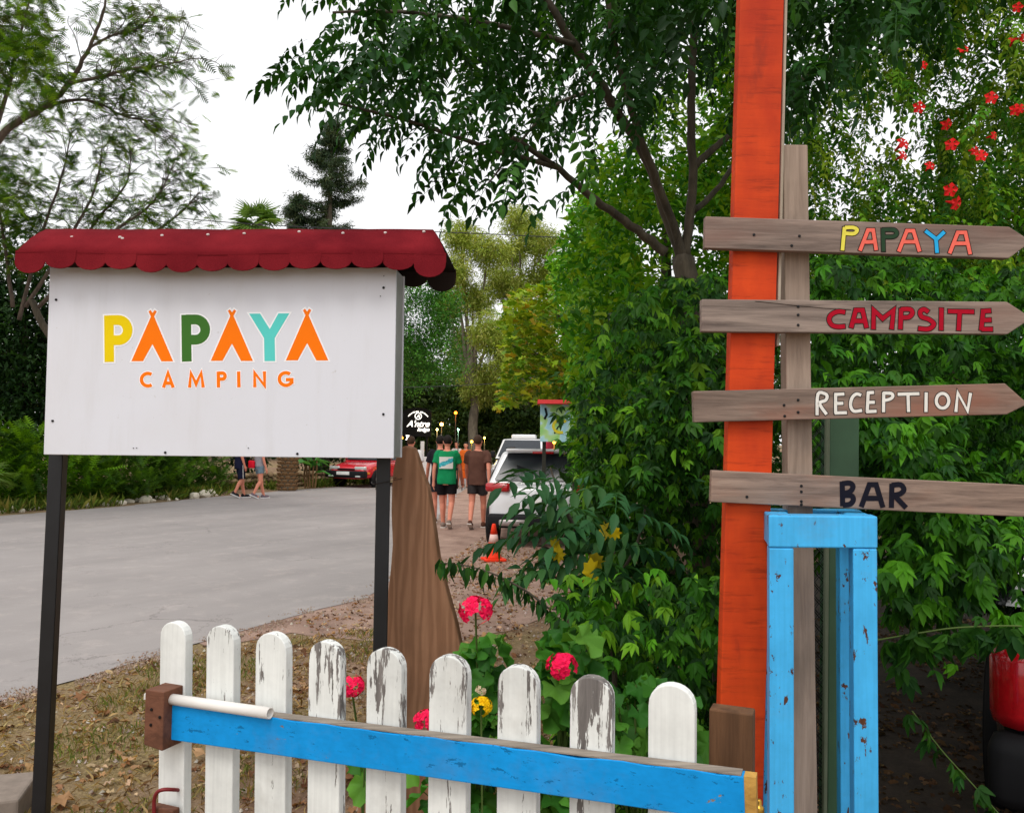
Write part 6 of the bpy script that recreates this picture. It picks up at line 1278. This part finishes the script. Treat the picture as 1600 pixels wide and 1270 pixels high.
dirt_poly = [(q.x, q.y) for q in (G(-250, 1175), G(0, 1100), G(300, 1012), G(450, 970), G(575, 938), G(660, 900), G(760, 835), G(960, 880), G(1100, 1100))] + [(1.4, 2.0), (-2.6, 2.0)]
foliage(None, T_LIT, gscatter(dirt_poly, 6500, 1.2, -.3, 7.0, .012), [(150, 108, 74), (176, 138, 100), (112, 78, 54), (196, 170, 138), (92, 66, 48)], (.5, 1.3), 'leaf_litter', LEAFV, (-.35, .35), (-.4, .4))
foliage(None, T_LIT, gscatter([(1.0, 2.2), (4.2, 2.2), (5, 8), (1.0, 8)], 5500, 1.2, -.3, 2.0, .012), [(110, 84, 60), (130, 104, 78), (84, 62, 46), (70, 56, 42)], (.6, 1.4), 'leaf_litter', LEAFV, (-.35, .35), (-.4, .4))
PEB = []
pm_ = [(np.array([(.5, 0, 0), (-.3, .45, 0), (-.35, -.4, 0), (0, 0, .55)]) * .03, [(0, 1, 3), (1, 2, 3), (2, 0, 3)])]
foliage(None, pm_, gscatter(dirt_poly, 3500, 1.5, -.2, 9.0, .004), [(176, 160, 146), (150, 132, 118), (196, 186, 176)], (.3, 1.2), 'gravel', LEAFV, (-.1, .1), (-.1, .1))
edge = np.array([list(p) for p in nw[40:190]]); edge = edge[rng.integers(0, len(edge), 6000)] + np.stack([rng.normal(.03, .08, 6000), rng.normal(-.03, .10, 6000), np.zeros(6000)], -1); edge[:, 2] = .009; edge = edge[clumpy(edge, 2.5, 4.0) > -.1]
foliage(None, pm_, edge, [(160, 136, 120), (142, 116, 100), (176, 158, 144)], (.15, .7), 'gravel', LEAFV, (-.1, .1), (-.1, .1))
far_poly = [(q.x + dx, q.y + dy) for q, dx, dy in ((G(-420, 851), 0, 0), (G(0, 806), 0, 0), (G(160, 793), 0, 0), (G(330, 776), 0, 0), (G(450, 765), 0, 0), (G(580, 757), 0, 0), (G(580, 757), -1, 4), (G(330, 776), -2.5, 2.5), (G(0, 806), -2.5, 3), (G(-420, 851), -3, 3))]
foliage(None, T_BLA, gscatter(far_poly, 9000, .8, -.15, 1.0, .0), [(84, 104, 36), (104, 120, 44), (124, 122, 60), (70, 92, 34)], (1.6, 3.4), 'verge_grass', LEAFV, (-.5, .6), (-.5, .5))
DRY = temp_meshes('fallen_leaf', [lobed(rnd, .15, 7, .35, .22) for _ in range(4)], [(178, 138, 100), (196, 158, 120), (150, 108, 76)], LEAFV)
for i, (x, y) in enumerate(((196, 1180), (205, 1190), (464, 1087), (522, 994), (540, 990), (150, 1120), (105, 1255), (300, 1150), (455, 1180), (355, 1118), (480, 1150), (130, 1090), (60, 1150), (330, 1190), (540, 1220))):
    q = G(x, y); o = link('fallen_leaf', DRY[i % len(DRY)]); o.matrix_basis = Matrix.Translation((q.x, q.y, .03)) @ Matrix.Rotation(rnd.uniform(0, 6), 4, 'Z') @ Matrix.Rotation(rnd.uniform(-.4, .4), 4, 'X') @ Matrix.Scale(rnd.uniform(.5, .85), 4); tag(o, 'dry brown lobed leaf fallen on the verge beyond the gate', 'leaf', 'dry leaves fallen on the verge')
